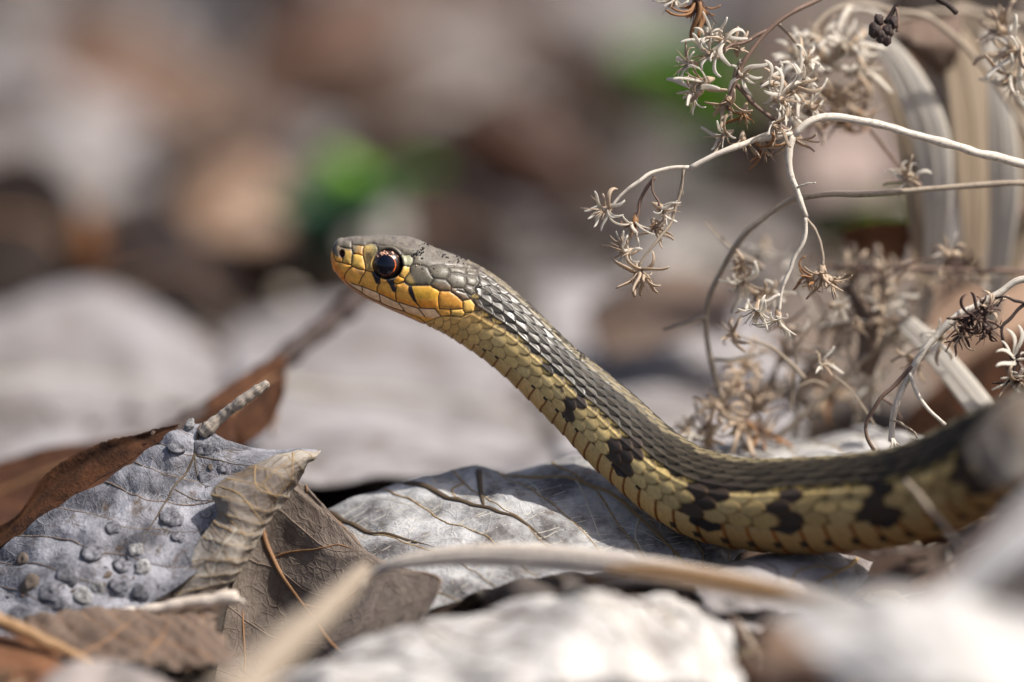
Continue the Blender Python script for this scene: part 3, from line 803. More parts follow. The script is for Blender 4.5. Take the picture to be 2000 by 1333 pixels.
    paint([(640,480),(655,500),(690,515),(700,480),(728,482),(732,500),(735,535),(760,552),(790,555),(800,562),(845,560),(860,568),(880,572),(905,590),(915,620),(800,640),(640,600)], ylw, 2.5)
    paint([(640,492),(652,505),(662,520),(678,545),(700,575),(660,560),(640,540)], orn, 4, .8)
    paint(z2(ZA, [(200,380),(300,420),(580,430),(580,560),(400,480),(200,520)]), lin(120, 104, 82), 4, .8)
    paint(z2(ZA, [(600,370),(870,390),(860,560),(630,540)]), lin(128, 112, 84), 3, .8)
    paint(z2(ZA, [(620,600),(860,640),(900,950),(610,860)]), lin(200, 168, 84), 4, .8)
    paint(z2(ZA, [(400,500),(590,520),(580,840),(390,790)]), lin(205, 165, 80), 4, .8)
    paint(z2(ZA, [(900,400),(1060,330),(1240,440),(1200,560),(1130,760),(1100,1000),(950,960),(890,700)]), lin(150, 138, 92), 3, .8)
    paint(z2(ZA, [(930,560),(1080,540),(1080,680),(1000,850),(940,800)]), lin(48, 34, 30), 3, .75)
    paint(z2(ZA, [(620,900),(930,1000),(860,1110),(700,1010)]), lin(105, 84, 66), 4, .75)
    paint(z2(ZB, [(1420,300),(1780,320),(1960,400),(1950,560),(1560,560),(1450,420)]), lin(205, 160, 52), 5, .8)
    paint(z2(ZD, [(800,210),(1010,215),(1240,400),(1230,540),(790,530)]), lin(196, 138, 56), 4, .9)
    paint(z2(ZD, [(290,380),(700,380),(770,530),(430,530)]), lin(226, 140, 34), 6, .8)
    paint(z2(ZB, [(780,330),(1120,480),(1540,640),(1540,720),(1130,590),(780,430)]), lin(236, 150, 50), 5, .8)
    # grey cheek
    paint(z2(ZC, [(230,700),(300,670),(560,730),(950,710),(1330,710),(1520,870),(1560,1060),(1480,1240),(1380,1300),(1280,1200),(1010,1200),(790,1180),(600,1075),(210,1070),(190,960)]), lin(88, 82, 70), 2, 1)
    paint(z2(ZD, [(640,30),(1030,90),(1390,350),(1240,380),(1130,280),(1000,200),(790,190)]), lin(104, 86, 66), 3, 1)
    paint(z2(ZC, [(60,480),(250,490),(280,600),(230,700),(80,700)]), lin(140, 138, 112), 2, 1)
    paint(z2(ZC, [(80,720),(210,720),(200,830),(110,945),(30,900)]), lin(214, 172, 88), 1.5, 1)
    paint(z2(ZB, [(1090,215),(1200,100),(1290,140),(1295,200),(1150,258)]), lin(238, 168, 58), 1.5, 1)
    paint(z2(ZD, [(1250,390),(1390,350),(1480,460),(1450,600),(1240,700),(1010,690),(1010,550),(1240,545)]), lin(222, 178, 92), 2, 1)
    paint(z2(ZC, [(120,1000),(210,860),(300,1000),(300,1060),(210,1070)]), lin(190, 160, 92), 4, .8)
    # lower lip, pale
    paint(z2(ZB, [(130,170),(270,250),(480,310),(760,420),(1130,600),(1560,730),(1900,745),(1990,860),(1990,920),(1690,890),(1250,760),(800,590),(430,390),(220,260)]), lin(246, 206, 164), 1.2, .95)
    paint(z2(ZB, [(120,180),(430,410),(800,610),(1250,790),(1690,1010),(1990,1180),(1700,1100),(1000,760),(560,540),(250,360)]), lin(196, 150, 118), 1.2, .9)
    # black bars under the eye
    blk = lin(26, 24, 34)
    paint(z2(ZB, [(660,0),(870,30),(850,190),(800,262),(755,245),(700,110)]), blk, 1.0)
    paint(z2(ZB, [(950,150),(1100,180),(1140,380),(1112,430),(1068,385),(1025,290)]), blk, .9)
    paint(z2(ZB, [(1385,300),(1450,295),(1480,400),(1545,600),(1530,630),(1490,600),(1395,440),(1375,360)]), blk, .9)
    # around the eye
    EX, EY, ER = 759.0, 518.5, 28.5
    de = np.hypot(hx - EX, (hy - EY) * 1.04)
    w_ = sst(ER + 2.2, ER - .3, de)[..., None]
    hcol = hcol * (1 - w_) + w_ * lin(20, 18, 24)
    # mottling and dust on top
    nz = fbm(hx / 9, hy / 9, 40); nz2 = fbm(hx / 2.2, hy / 2.2, 41)
    hcol = hcol * (1 + .16 * nz + .10 * nz2)[..., None]
    sp = sst(.50, .62, fbm(hx / 1.3, hy / 1.3, 61, 3))[..., None] * (hy < 590)[..., None]
    hcol = hcol * (1 - sp * .35) + sp * .35 * lin(170, 162, 148)
    sp = sst(.45, .6, fbm(hx / 1.9, hy / 1.9, 63, 3))[..., None]
    hcol = hcol * (1 - sp * .4) + sp * .4 * lin(60, 46, 36)
    # nostril
    dn = np.hypot((hx - 668.5) / 6.4, (hy - 496) / 8.5)
    w_ = sst(1.15, .7, dn)[..., None]; hcol = hcol * (1 - w_) + w_ * lin(48, 14, 14)
    # seams
    gs = sst(1.7, .4, dS)[..., None]
    hcol = hcol * (1 - gs * .95) + gs * .95 * lin(28, 18, 14)
    gm = sst(1.5, .5, dM)[..., None]
    hcol = hcol * (1 - gm) + gm * lin(42, 16, 14)
    hd_ = .19 * (1 - np.exp(-(dS / 1.9) ** 1.5)) + .05 * sst(2, 10, dS)
    hd_ = hd_ - .22 * sst(2.2, .3, dM) - .75 * sst(1.1, .2, dn)
    hd_ = hd_ + .01 * nz2 - .16
    # brow above the eye and socket
    hd_ = hd_ - 2.1 * sst(ER + 1.5, ER - 4.5, de)
    brow = np.exp(-((hx - 765) / 34) ** 2 - ((hy - (487 + .0 * hx)) / 6.5) ** 2)
    hd_ = hd_ + .42 * brow
    hd_ = hd_ + .25 * np.exp(-((de - ER - 4) / 3.5) ** 2)
    # loreal hollow in front of the eye
    hd_ = hd_ - .25 * np.exp(-((hx - 722) / 12) ** 2 - ((hy - 506) / 14) ** 2)
    # the far upper surface: shields on the crown, seen from above
    bl = inside
    colh = np.where(bl[..., None], hcol, col[hi])
    col[hi] = colh
    dispB[hi] = np.where(bl, hd_, -.12 + (dispB[hi] + .12) * sst(0, 4, dB))
    # near the throat keep scales low
    # dust and dried mud on everything that faces up
    nzw = fbm(px / 6, py / 6, 77, 5)
    upf = np.clip(nn @ UP, 0, 1)
    dust = (sst(.45, .95, upf) * sst(1150, 900, px) * (.35 + .5 * nzw))
    dust = np.clip(dust, 0, .36)[..., None]
    col = col * (1 - dust) + dust * lin(150, 140, 128)
    spk = (fbm(px / 2.4, py / 2.4, 91, 3) > .52) & (upf > .35) & (px < 1100) & (px > 690) & (py < 640)
    col = np.where(spk[..., None], lin(50, 42, 38), col)
    dispB = dispB * sst(.02, .5, s1)[:, None]
    Pt2 = Pt + nn * dispB[..., None]
    V = Pt2.reshape(-1, 3); cv = col.reshape(-1, 3)
    gl = np.r_[np.repeat(np.interp(cxp, [860, 960, 1150, 1320], [.35, .0, .35, 1.0]), NP), 1, 1]
    nr = len(s1)
    i, j = np.meshgrid(np.arange(nr - 1), np.arange(NP), indexing='ij'); j2 = (j + 1) % NP
    F = np.stack([i * NP + j, i * NP + j2, (i + 1) * NP + j2, (i + 1) * NP + j], -1).reshape(-1, 4)
    base = len(V)
    V = np.vstack([V, Ca[0] - Ts[0] * 0.0, Ca[-1]]); cv = np.vstack([cv, cv[0], cv[-1]])
    h_ = np.arange(NP // 2)
    o_ = (nr - 1) * NP
    F = np.vstack([F, np.stack([np.full(NP // 2, base), (2 * h_ + 2) % NP, 2 * h_ + 1, 2 * h_], -1),
                   np.stack([np.full(NP // 2, base + 1), o_ + 2 * h_, o_ + 2 * h_ + 1, o_ + (2 * h_ + 2) % NP], -1)])
    root = thing('snake', 'slender garter snake with raised head, yellow lips and dark checkered back', 'snake', (Cc[-1][0], Cc[-1][1], 0))
    root.location = Vector((Ca[len(C) - 1][0], Ca[len(C) - 1][1], 0)) * MM
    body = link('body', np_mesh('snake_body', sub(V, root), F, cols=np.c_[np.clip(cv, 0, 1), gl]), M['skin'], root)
    # eyes
    i_e = np.argmin(np.abs(np.interp(s1, sl[:len(C)], ax[:, 0]) - 752))
    cd = float(dc[i_e])
    # surface depth near the eye
    near = (np.hypot(hx - EX, hy - EY) > ER - 1) & (np.hypot(hx - EX, hy - EY) < ER + 4) & (np.sin(psi)[None] > 0)
    sd = float(np.median(((Pt[hi] - O) @ FW)[near]))
    R_ = ER * K * 1.14
    for sgn in (1, -1):
        ed = sd + R_ * .46
        if sgn < 0: ed = 2 * cd - ed
        c_ = O + RT * (EX - 1000) * K * (S + cd) / S + UP * (666.5 - EY) * K * (S + cd) / S + FW * ed
        build_eye(root, c_, R_, sgn)
    return root, Pt2, nn, px, py, upf

def cap_np(R, a0, a1, nr_, ns, squash=1.0):
    """zone of a sphere around -y, polar angles a0..a1"""
    th = np.linspace(a0, a1, nr_); ph = np.linspace(0, 2 * np.pi, ns, endpoint=False)
    T_, Pp = np.meshgrid(th, ph, indexing='ij')
    V = np.stack([R * np.sin(T_) * np.cos(Pp), -R * np.cos(T_) * squash, R * np.sin(T_) * np.sin(Pp)], -1).reshape(-1, 3)
    i, j = np.meshgrid(np.arange(nr_ - 1), np.arange(ns), indexing='ij'); j2 = (j + 1) % ns
    F = np.stack([i * ns + j, i * ns + j2, (i + 1) * ns + j2, (i + 1) * ns + j], -1).reshape(-1, 4)
    return V, F

def eye_mats():
    m, n, l, b = nmat('eyeball'); b.inputs['Base Color'].default_value = (.006, .005, .007, 1); b.inputs['Roughness'].default_value = .15; b.inputs['Coat Weight'].default_value = .4; b.inputs['Coat Roughness'].default_value = .02
    M['eyeball'] = m
    m, n, l, b = nmat('pupil'); b.inputs['Base Color'].default_value = (.002, .003, .010, 1); b.inputs['Roughness'].default_value = .14; b.inputs['Specular IOR Level'].default_value = .3; b.inputs['Coat Weight'].default_value = .25; b.inputs['Coat Roughness'].default_value = .02
    M['pupil'] = m
    m, n, l, b = nmat('iris')
    tc = N(n, 'ShaderNodeTexCoord')
    at = N(n, 'ShaderNodeAttribute', attribute_name='Col')
    no = N(n, 'ShaderNodeTexNoise'); no.inputs['Scale'].default_value = 2600; no.inputs['Detail'].default_value = 4; l.new(tc.outputs['Object'], no.inputs['Vector'])
    mr = N(n, 'ShaderNodeMapRange'); mr.inputs['From Min'].default_value = .35; mr.inputs['From Max'].default_value = .65; mr.inputs['To Min'].default_value = .25; mr.inputs['To Max'].default_value = 1.7
    l.new(no.outputs[0], mr.inputs[0])
    mx = N(n, 'ShaderNodeMixRGB', blend_type='MULTIPLY'); mx.inputs[0].default_value = 1; l.new(at.outputs[0], mx.inputs[1]); l.new(mr.outputs[0], mx.inputs[2])
    l.new(mx.outputs[0], b.inputs['Base Color']); b.inputs['Roughness'].default_value = .3; b.inputs['Metallic'].default_value = .3
    b.inputs['Coat Weight'].default_value = .4; b.inputs['Coat Roughness'].default_value = .03
    M['iris'] = m
eye_mats()

def build_eye(root, c, R, sgn):
    """sgn +1: facing the camera"""
    e = Matrix.Rotation(-TH, 3, 'X') if sgn > 0 else Matrix.Rotation(-TH, 3, 'X') @ Matrix.Rotation(math.pi, 3, 'Z')
    Rm = np.array(e)
    V, F = cap_np(R, .02, 3.12, 40, 48)
    eye = link('eye', np_mesh('eye', sub(V @ Rm.T + c, root), F), M['eyeball'], root)
    fx = 1 if sgn > 0 else -1
    Tl = np.array(Matrix.Rotation(-.13 * fx, 3, 'Z'))
    # iris: orange ring round the pupil, brown and flecked outside, with refracted light and glints painted in
    a0, a1 = math.radians(30), math.radians(64)
    V, F = cap_np(R * 1.012, a0, a1, 22, 72)
    pol = np.arccos(np.clip(-V[:, 1] / (R * 1.012), -1, 1)); ph = np.arctan2(V[:, 2], V[:, 0] * fx)
    t = (pol - a0) / (a1 - a0)
    ring = sst(.02, .06, t) * sst(.24, .15, t)
    lower = sst(0, .95, np.cos(ph + .75))       # light refracted through the cornea, painted low and to the rear
    upper = sst(.2, .9, np.sin(ph - .2))  # pale upper flecks: iris mottling with glints painted in
    base = lin(34, 20, 14)[None] * np.ones((len(V), 1))
    fl = sst(.1, .5, vnoise(V[:, 0] * 4.5, V[:, 2] * 4.5, 8))
    cc = base + (lin(235, 180, 150) - base) * (fl * upper * sst(1, .8, t))[:, None]
    cc = cc * (1 - (ring * (.04 + .96 * lower))[:, None]) + (ring * (.04 + .96 * lower))[:, None] * lin(250, 118, 44)
    me = np_mesh('iris', sub(V @ Tl.T @ Rm.T + c, root), F, cols=cc)
    link('iris', me, M['iris'], eye)
    V, F = cap_np(R * 1.03, .02, a0 + .04, 14, 48)
    V[:, 2] *= 1.08
    link('pupil', np_mesh('pupil', sub(V @ Tl.T @ Rm.T + c, root), F), M['pupil'], eye)

SN = build_snake()

def build_crumbs():
    root, Pt, nn, px, py, upf = SN
    r = np.random.default_rng(5)
    ok = np.argwhere((upf > .25) & (px > 690) & (px < 1180) & (py < 690))
    mb = MB()
    ico = np.array([[1,0,0],[-1,0,0],[0,1,0],[0,-1,0],[0,0,1],[0,0,-1]], float)
    fc = np.array([[0,2,4],[2,1,4],[1,3,4],[3,0,4],[2,0,5],[1,2,5],[3,1,5],[0,3,5]])
    vs = []; fs = []; cs = []; n0 = 0
    for k in range(900):
        i, j = ok[r.integers(len(ok))]
        p = Pt[i, j]
        x = px[i, j]
        if r.random() > np.interp(x, [690, 790, 810, 900, 1000, 1180], [.25, .4, 1, 1, .6, .1]): continue
        big = r.random() < .10
        s = r.uniform(.10, .2) if big else r.uniform(.035, .09)
        v = ico * s * r.uniform(.6, 1.3, (6, 3)) + p + nn[i, j] * s * .35
        c = lin(58, 48, 44) * r.uniform(.3, 1.1) if r.random() < .45 else lin(175, 160, 140) * r.uniform(.7, 1.1)
        vs.append(v); fs.append(fc + n0); cs.append(np.tile(c, (6, 1))); n0 += 6
    for k in range(46):      # the cluster of black soil behind the eye
        x0, y0 = r.choice(np.array([(815, 497), (826, 489), (834, 482), (812, 498), (868, 503), (895, 510)]))
        x0 += r.normal(0, 4.5); y0 += r.normal(0, 4.0)
        dq = (px - x0) ** 2 + (py - y0) ** 2 + (nn @ FW > .1) * 1e5
        i, j = np.unravel_index(np.argmin(dq), dq.shape)
        s = r.uniform(.10, .24)
        v = ico * s * r.uniform(.5, 1.3, (6, 3)) + Pt[i, j] + nn[i, j] * s * .4
        vs.append(v); fs.append(fc + n0); cs.append(np.tile(lin(34, 28, 32) * r.uniform(.4, 1), (6, 1))); n0 += 6
    o = link('soil_crumbs', np_mesh('soil_crumbs', np.vstack(vs), np.vstack(fs), False, np.vstack(cs)), M['litter'])
    tag(o, 'specks of soil and dust on the snake head and neck', 'soil crumbs', kind='stuff')
build_crumbs()

# ------------------------------------------------------------------ near leaves, sculpted
def patch(ctrl, nu, nv, crin=.5, cs=5, seed=0, thick=.22, ser=0, ser_n=20, rag=.3, quilt=None):
    """lofted sheet through rows of control points (px,py,depth); returns grid in world mm"""
    c = np.array(ctrl, float)
    G = P(c[..., 0], c[..., 1], c[..., 2])
    G = cr_u(G, nu); G = np.swapaxes(cr_u(np.swapaxes(G, 0, 1), nv), 0, 1)
    du = np.gradient(G, axis=0); dv = np.gradient(G, axis=1)
    nn = np.cross(du, dv); nn /= np.linalg.norm(nn, axis=-1)[..., None] + 1e-9
    u = np.linspace(0, 1, nu)[:, None] + np.zeros(nv); v = np.linspace(0, 1, nv)[None] + np.zeros((nu, 1))
    Lu = np.linalg.norm(np.diff(G, axis=0), axis=-1).sum(0).mean(); Lv = np.linalg.norm(np.diff(G, axis=1), axis=-1).sum(1).mean()
    f = fbm(u * Lu / cs, v * Lv / cs, seed, 4); f2 = np.abs(fbm(u * Lu / cs * .8 + 9, v * Lv / cs * .8, seed + 3, 3))
    G = G + nn * (crin * (f - f2 * 1.3))[..., None]
    if quilt:
        nq, sl, amp = quilt
        q = (v + .03 * fbm(u * 3, v * 3, seed + 5)) * nq - sl * u * nq
        qi = np.floor(q); qf = q - qi
        m_ = u * nq * 2.2 * Lu / Lv + .6 * vnoise(qi * 3.7, qi * 0 + seed, 3) + .5 * qf
        mf = m_ - np.floor(m_)
        G = G + nn * (amp * (np.sin(np.pi * qf) ** .7 * .7 + .3 * np.sin(np.pi * mf) ** .6 * np.sin(np.pi * qf)))[..., None]
    if ser:
        tu = (np.arange(nv) / nv * ser_n * Lv / Lu) % 1
        for ii_, sg in ((0, -1), (nu - 1, 1)):
            G[ii_] += sg * (du[ii_] / (np.linalg.norm(du[ii_], axis=-1)[..., None] + 1e-9)) * ((1 - tu) ** .8 * ser * (.6 + .4 * np.sin(np.arange(nv) * .37)))[:, None]
        tz = (np.arange(nu) / nu * ser_n) % 1
        dvn = dv / (np.linalg.norm(dv, axis=-1)[..., None] + 1e-9)
        for jj, sg in ((0, -1), (nv - 1, 1)):
            G[:, jj] += sg * dvn[:, jj] * ((1 - tz) * ser)[:, None]
    if rag:
        dun = du / (np.linalg.norm(du, axis=-1)[..., None] + 1e-9); dvn = dv / (np.linalg.norm(dv, axis=-1)[..., None] + 1e-9)
        a_ = np.arange(nv) * Lv / nv; b_ = np.arange(nu) * Lu / nu
        for ii_, sg in ((0, 1), (nu - 1, -1)):
            G[ii_] += sg * dun[ii_] * (rag * (.5 + .9 * fbm(a_ / 2.5, a_ * 0 + ii_, seed + 31, 4)))[:, None] * min(1, Lu / nu * 1.2 / max(rag, .01))
        for jj_, sg in ((0, 1), (nv - 1, -1)):
            G[:, jj_] += sg * dvn[:, jj_] * (rag * (.5 + .9 * fbm(b_ / 2.5, b_ * 0 + jj_ + 5, seed + 37, 4)))[:, None] * min(1, Lv / nv * 1.2 / max(rag, .01))
    UVm = np.stack([u * Lu / 40, v * Lv / 40], -1)
    return G, UVm

def on_grid(G, uv):
    """sample grid at (u,v) in 0..1"""
    uv = np.asarray(uv, float); nu, nv, _ = G.shape
    a = np.clip(uv[:, 0], 0, 1) * (nu - 1); b = np.clip(uv[:, 1], 0, 1) * (nv - 1)
    i = np.minimum(a.astype(int), nu - 2); j = np.minimum(b.astype(int), nv - 2); fa = (a - i)[:, None]; fb = (b - j)[:, None]
    return (G[i, j] * (1 - fa) + G[i + 1, j] * fa) * (1 - fb) + (G[i, j + 1] * (1 - fa) + G[i + 1, j + 1] * fa) * fb

def path_seed(p): return float(np.asarray(p, float).sum() * 10)

def tube_part(name, path, r0, r1, mat, parent, n=40, seg=8, wob=0.0, label=None):
    p = cr(np.asarray(path, float), n)
    if wob:
        p = p + wob * np.stack([vnoise(np.arange(n) * .35, np.arange(n) * 0 + k, 11 + k) for k in range(3)], 1)
    rad = np.linspace(r0, r1, n) * (1 + .13 * vnoise(np.arange(n) * .6, np.zeros(n), int(abs(path_seed(path))) % 97)) * (1 + .16 * np.exp(-((np.arange(n) % max(9, n // 4) - 4) / 1.1) ** 2))
    V, F = tube_np(p, rad, seg)
    L = np.linalg.norm(np.diff(p, axis=0), axis=1).sum()
    uv = np.stack([(np.arange(len(V)) % seg) / seg, np.arange(len(V)) // seg / n * L / 12], -1)
    o = link(name, np_mesh(name, sub(V, parent) if parent else V, F, uvs=uv), M[mat], parent)
    if label: o['label'] = label
    return o

def net_veins(G, t, quilt, mat, r0, seed, finemat=None):
    """side veins as parts, the finest cross veins joined"""
    nq, sl, amp = quilt
    nu, nv, _ = G.shape
    du = np.gradient(G, axis=0); dv = np.gradient(G, axis=1); nn = np.cross(du, dv); nn /= np.linalg.norm(nn, axis=-1)[..., None] + 1e-9
    sg = -np.sign((nn @ FW).mean()) or 1
    Lu = np.linalg.norm(np.diff(G, axis=0), axis=-1).sum(0).mean(); Lv = np.linalg.norm(np.diff(G, axis=1), axis=-1).sum(1).mean()
    r = np.random.default_rng(seed)
    def curve(k):
        u = np.linspace(0.01, .99, 60); v = (k + sl * u * nq) / nq
        v = v - .03 * fbm(u * 3, v * 3, seed + 5); ok = (v > .01) & (v < .99)
        return np.c_[u, v][ok]
    for k in range(int(-abs(sl) * nq) - 1, int(nq * (1 + abs(sl))) + 2):
        c = curve(k)
        if len(c) < 8: continue
        p = on_grid(G, c) + on_grid(nn, c) * sg * (r0 * .3)
        n_ = len(p); tt = np.linspace(0, 1, n_)
        V, F = tube_np(p, r0 * (1 - .6 * tt) * r.uniform(.7, 1.15) * (.9 + .2 * r.random(n_)), 5)
        link('vein', np_mesh('vein', sub(V, t), F, uvs=np.c_[V[:, 0] * .1, V[:, 2] * .1]), M[mat], t)
    mb = MB()
    for q in np.arange(int(-abs(sl) * nq) - 1, nq * (1 + abs(sl)) + 1):
        nt = int(nq * 2.2 * Lu / Lv) + 1
        for w in range(nt * 2):
            u0 = (w + r.uniform(-.3, .3)) / (nt * 2)
            uu = u0 - np.linspace(0, 1, 7) * .5 / (nq * 2.2 * Lu / Lv) + .012 * np.cumsum(r.normal(0, .5, 7))
            vv = (q + np.linspace(0, 1, 7) * (r.choice([1, 1, .55])) + sl * u0 * nq) / nq
            if vv.min() < .01 or vv.max() > .99 or uu.min() < 0.01 or uu.max() > .99: continue
            c = np.c_[uu, vv]; p = on_grid(G, c) + on_grid(nn, c) * sg * .02
            V, F = tube_np(p, np.linspace(r0 * .42, r0 * .3, 7), 4, cap=False); mb.add(V, F, uv=np.c_[V[:, 0] * .1, V[:, 2] * .1])
    if mb.n:
        me = np_mesh('fine_veins', sub(np.vstack(mb.v), t), np.vstack(mb.f), uvs=np.vstack(mb.u))
        tag(link('fine_veins', me, M[finemat or mat], t), kind='stuff')

def px_veins(G, t, lines, mat, r0=.22, r1=.08, lift=.12):
    for ln in lines:
        m = mat; ra, rb = r0, r1
        if isinstance(ln, tuple): ln, m, ra, rb = ln
        n_ = 36
        uvs = cr(np.c_[np.array(ln, float), np.zeros(len(ln))], n_)[:, :2]
        p = on_grid(G, uvs)
        cd_ = on_grid(G, np.clip(uvs + [0, .01], 0, 1)) - on_grid(G, np.clip(uvs - [0, .01], 0, 1))
        cu_ = on_grid(G, np.clip(uvs + [.01, 0], 0, 1)) - on_grid(G, np.clip(uvs - [.01, 0], 0, 1))
        nn = np.cross(cu_, cd_); nn /= np.linalg.norm(nn, axis=1)[:, None] + 1e-9
        sg = -np.sign((nn @ FW).mean()) or 1
        p = p + nn * sg * lift
        tt = np.linspace(0, 1, n_); V, F = tube_np(p, (ra + (rb - ra) * tt) * (.25 + .75 * sst(0, .08, tt)) * (.08 + .92 * sst(1, .75, tt)), 6)
        uv = np.stack([(np.arange(len(V)) % 6) / 6, np.arange(len(V)) // 6 / 12], -1)
        link('vein', np_mesh('vein', sub(V, t), F, uvs=uv), M[m], t)

def hero(name, label, ctrl, mat, nu=90, nv=70, veins=(), vmat='vein_pale', cat='leaf', r0=.22, r1=.08, part='blade', parent=None, **kw):
    thick = kw.pop('thick', .14); netmat = kw.pop('netmat', None); netr = kw.pop('netr', .10); finemat = kw.pop('finemat', None)
    lift = kw.pop('lift', .04)
    G, UVm = patch(ctrl, nu, nv, **kw)
    c = G.reshape(-1, 3).mean(0); c[2] = G[..., 2].min()
    t = parent or thing(name, label, cat, c)
    V, F = thicken(G, thick)
    uv = UVm.reshape(-1, 2); uv = np.vstack([uv, uv])
    link(part, np_mesh(part, sub(V, t), F, uvs=uv), M[mat], t)
    px_veins(G, t, veins, vmat, r0, r1, lift)
    if netmat: net_veins(G, t, kw['quilt'], netmat, netr, kw.get('seed', 0) + 1, finemat)
    return t, G

# 1. blue-grey cupped leaf at the left with its stalk and curled tip
ctrl = [
 [(-70,1120,4),(0,1082,2),(90,1012,1),(200,938,2),(270,890,3),(335,845,4),(392,822,4)],
 [(-70,1150,-1),(10,1110,-3),(120,1050,-4),(220,985,-3),(300,930,-1),(360,880,1),(408,836,3)],
 [(-70,1180,-3),(20,1140,-6),(130,1090,-7),(230,1030,-6),(320,960,-3),(385,905,0),(425,850,2)],
 [(-70,1215,-6),(20,1180,-9),(140,1130,-10),(250,1070,-8),(345,1000,-5),(420,930,-1),(470,868,2)],
 [(-70,1250,-8),(10,1220,-12),(150,1175,-12),(280,1120,-10),(385,1040,-6),(470,950,-2),(560,884,2)],
 [(-70,1290,-10),(0,1260,-14),(150,1225,-14),(310,1170,-12),(430,1090,-8),(530,985,-3),(624,882,1)],
]
t, G1 = hero('dead_leaf', 'blue-grey cupped leaf with warty galls, stalk and curled tip at lower left', ctrl, 'blue', nu=130, nv=180, crin=1.5, cs=11, seed=3, quilt=(8, .35, .55), netmat='vein_taupe', netr=.16, finemat='vein_grey',
          veins=[([(.02,1),(.3,.86),(.42,.70),(.55,.58),(.62,.48)], 'vein_dark', .30, .12), ([(.42,.70),(.6,.74),(.8,.78)], 'vein_dark', .14, .06), ([(.3,.86),(.55,.9),(.8,.92)], 'vein_dark', .18, .06),
                 ([(.3,.86),(.5,.80),(.7,.80)], 'vein_dark', .14, .05)])
tube_part('stalk', P([395,432,470,522],[848,815,785,750],[2,2,1,1]), 1.0, .74, 'weathered', t, wob=.10)
# curled flap of the tip
flap = [
 [(628,880,0),(560,884,-3),(480,914,-5),(414,958,-6),(425,1000,-7),(398,1040,-8),(350,1120,-9),(330,1168,-10)],
 [(622,888,-2),(570,900,-6),(510,938,-8),(458,985,-9),(455,1030,-10),(430,1070,-11),(395,1125,-11),(365,1165,-11)],
 [(612,900,-2),(580,925,-5),(540,965,-8),(505,1010,-9),(488,1050,-10),(465,1090,-11),(440,1130,-11),(410,1160,-11)],
 [(604,905,1),(585,945,0),(555,985,-2),(525,1020,-4),(503,1060,-6),(482,1100,-7),(462,1130,-8),(442,1155,-9)],
]
hero(None, None, flap, 'curl', nu=80, nv=140, crin=.3, cs=5, seed=8, rag=.7, quilt=(11, -.12, .26), netmat='vein_gold', netr=.12, parent=t, part='curled_tip', r0=.17, r1=.08,
     veins=[([(.0,.12),(.35,.14),(.75,.2),(1,.26)], 'vein_gold', .16, .1), ([(.02,.25),(.4,.32),(.7,.30),(1,.38)], 'vein_gold', .14, .1), ([(.0,.4),(.3,.38),(.6,.42),(1,.5)], 'vein_gold', .15, .12),
            ([(.3,.12),(.35,.22),(.4,.32)], 'vein_gold', .1, .06), ([(.1,.55),(.4,.55),(.7,.62),(.85,.75)], 'vein_gold', .12, .06), ([(.4,.55),(.35,.7),(.45,.85),(.6,.95)], 'vein_pale', .12, .06), ([(.7,.2),(.75,.35)], 'vein_gold', .1, .06),
            ([(.05,.7),(.25,.72),(.4,.72)], 'vein_pale', .09, .05), ([(.15,.85),(.3,.84),(.45,.85)], 'vein_pale', .09, .05)])
# rusty underside folded back behind the upper rim
back = [
 [(-70,1130,6),(0,1075,4),(90,1008,3),(200,934,3),(280,882,3),(340,842,4)],
 [(-70,1090,8),(10,1045,7),(70,985,7),(180,905,7),(260,868,6),(342,838,5)],
 [(-70,1050,7),(30,1008,7),(90,925,7),(180,872,7),(260,850,6),(350,828,5)],
]
hero(None, None, back, 'rust', nu=24, nv=80, crin=.4, cs=6, seed=12, parent=t, part='folded_edge', ser=.35, ser_n=5)
# galls on the blue leaf
def gall(t, px, py, d, r, mat, squash=.42, nrm=None):
    mat = {'taupe': 'blue', 'grey': 'blue', 'rust': 'taupe', 'dark': 'taupe', 'umber': 'taupe'}.get(mat, mat) if r > .75 else mat; r = min(r, 1.7)
    c = P(px, py, d)
    th = np.linspace(0.05, 3.09, 12); ph = np.linspace(0, 2 * np.pi, 16, endpoint=False)
    A, B = np.meshgrid(th, ph, indexing='ij')
    rr = r * (1 + .65 * fbm(np.sin(A) * np.cos(B) * 1.6 + px, np.cos(A) * 2 + np.sin(B) * np.sin(A), 5, 3))
    rr = rr * (1 - .45 * np.exp(-((A - .0) / .35) ** 2))
    V = np.stack([rr * np.sin(A) * np.cos(B), rr * np.sin(A) * np.sin(B), rr * squash * np.cos(A)], -1).reshape(-1, 3)
    V = V @ np.array(Vector(nrm).to_track_quat('Z', 'Y').to_matrix()).T + c
    i, j = np.meshgrid(np.arange(11), np.arange(16), indexing='ij'); j2 = (j + 1) % 16
    F = np.stack([i * 16 + j, i * 16 + j2, (i + 1) * 16 + j2, (i + 1) * 16 + j], -1).reshape(-1, 4)
    uv = np.stack([A.ravel() / 3, B.ravel() / 6], -1)
    return link('gall', np_mesh('gall', sub(V, t), F, uvs=uv), M[mat], t)
def depth_on(G, px, py):
    rel = G - O; dd = rel @ FW
    gx = (rel @ RT) * S / (S + dd) / K + 1000; gy = 666.5 - (rel @ UP) * S / (S + dd) / K
    k = np.argmin((gx - px) ** 2 + (gy - py) ** 2)
    nn = np.cross(np.gradient(G, axis=0), np.gradient(G, axis=1)).reshape(-1, 3)[k]; nn /= np.linalg.norm(nn) + 1e-9
    return dd.ravel()[k], nn * -np.sign(nn @ FW)
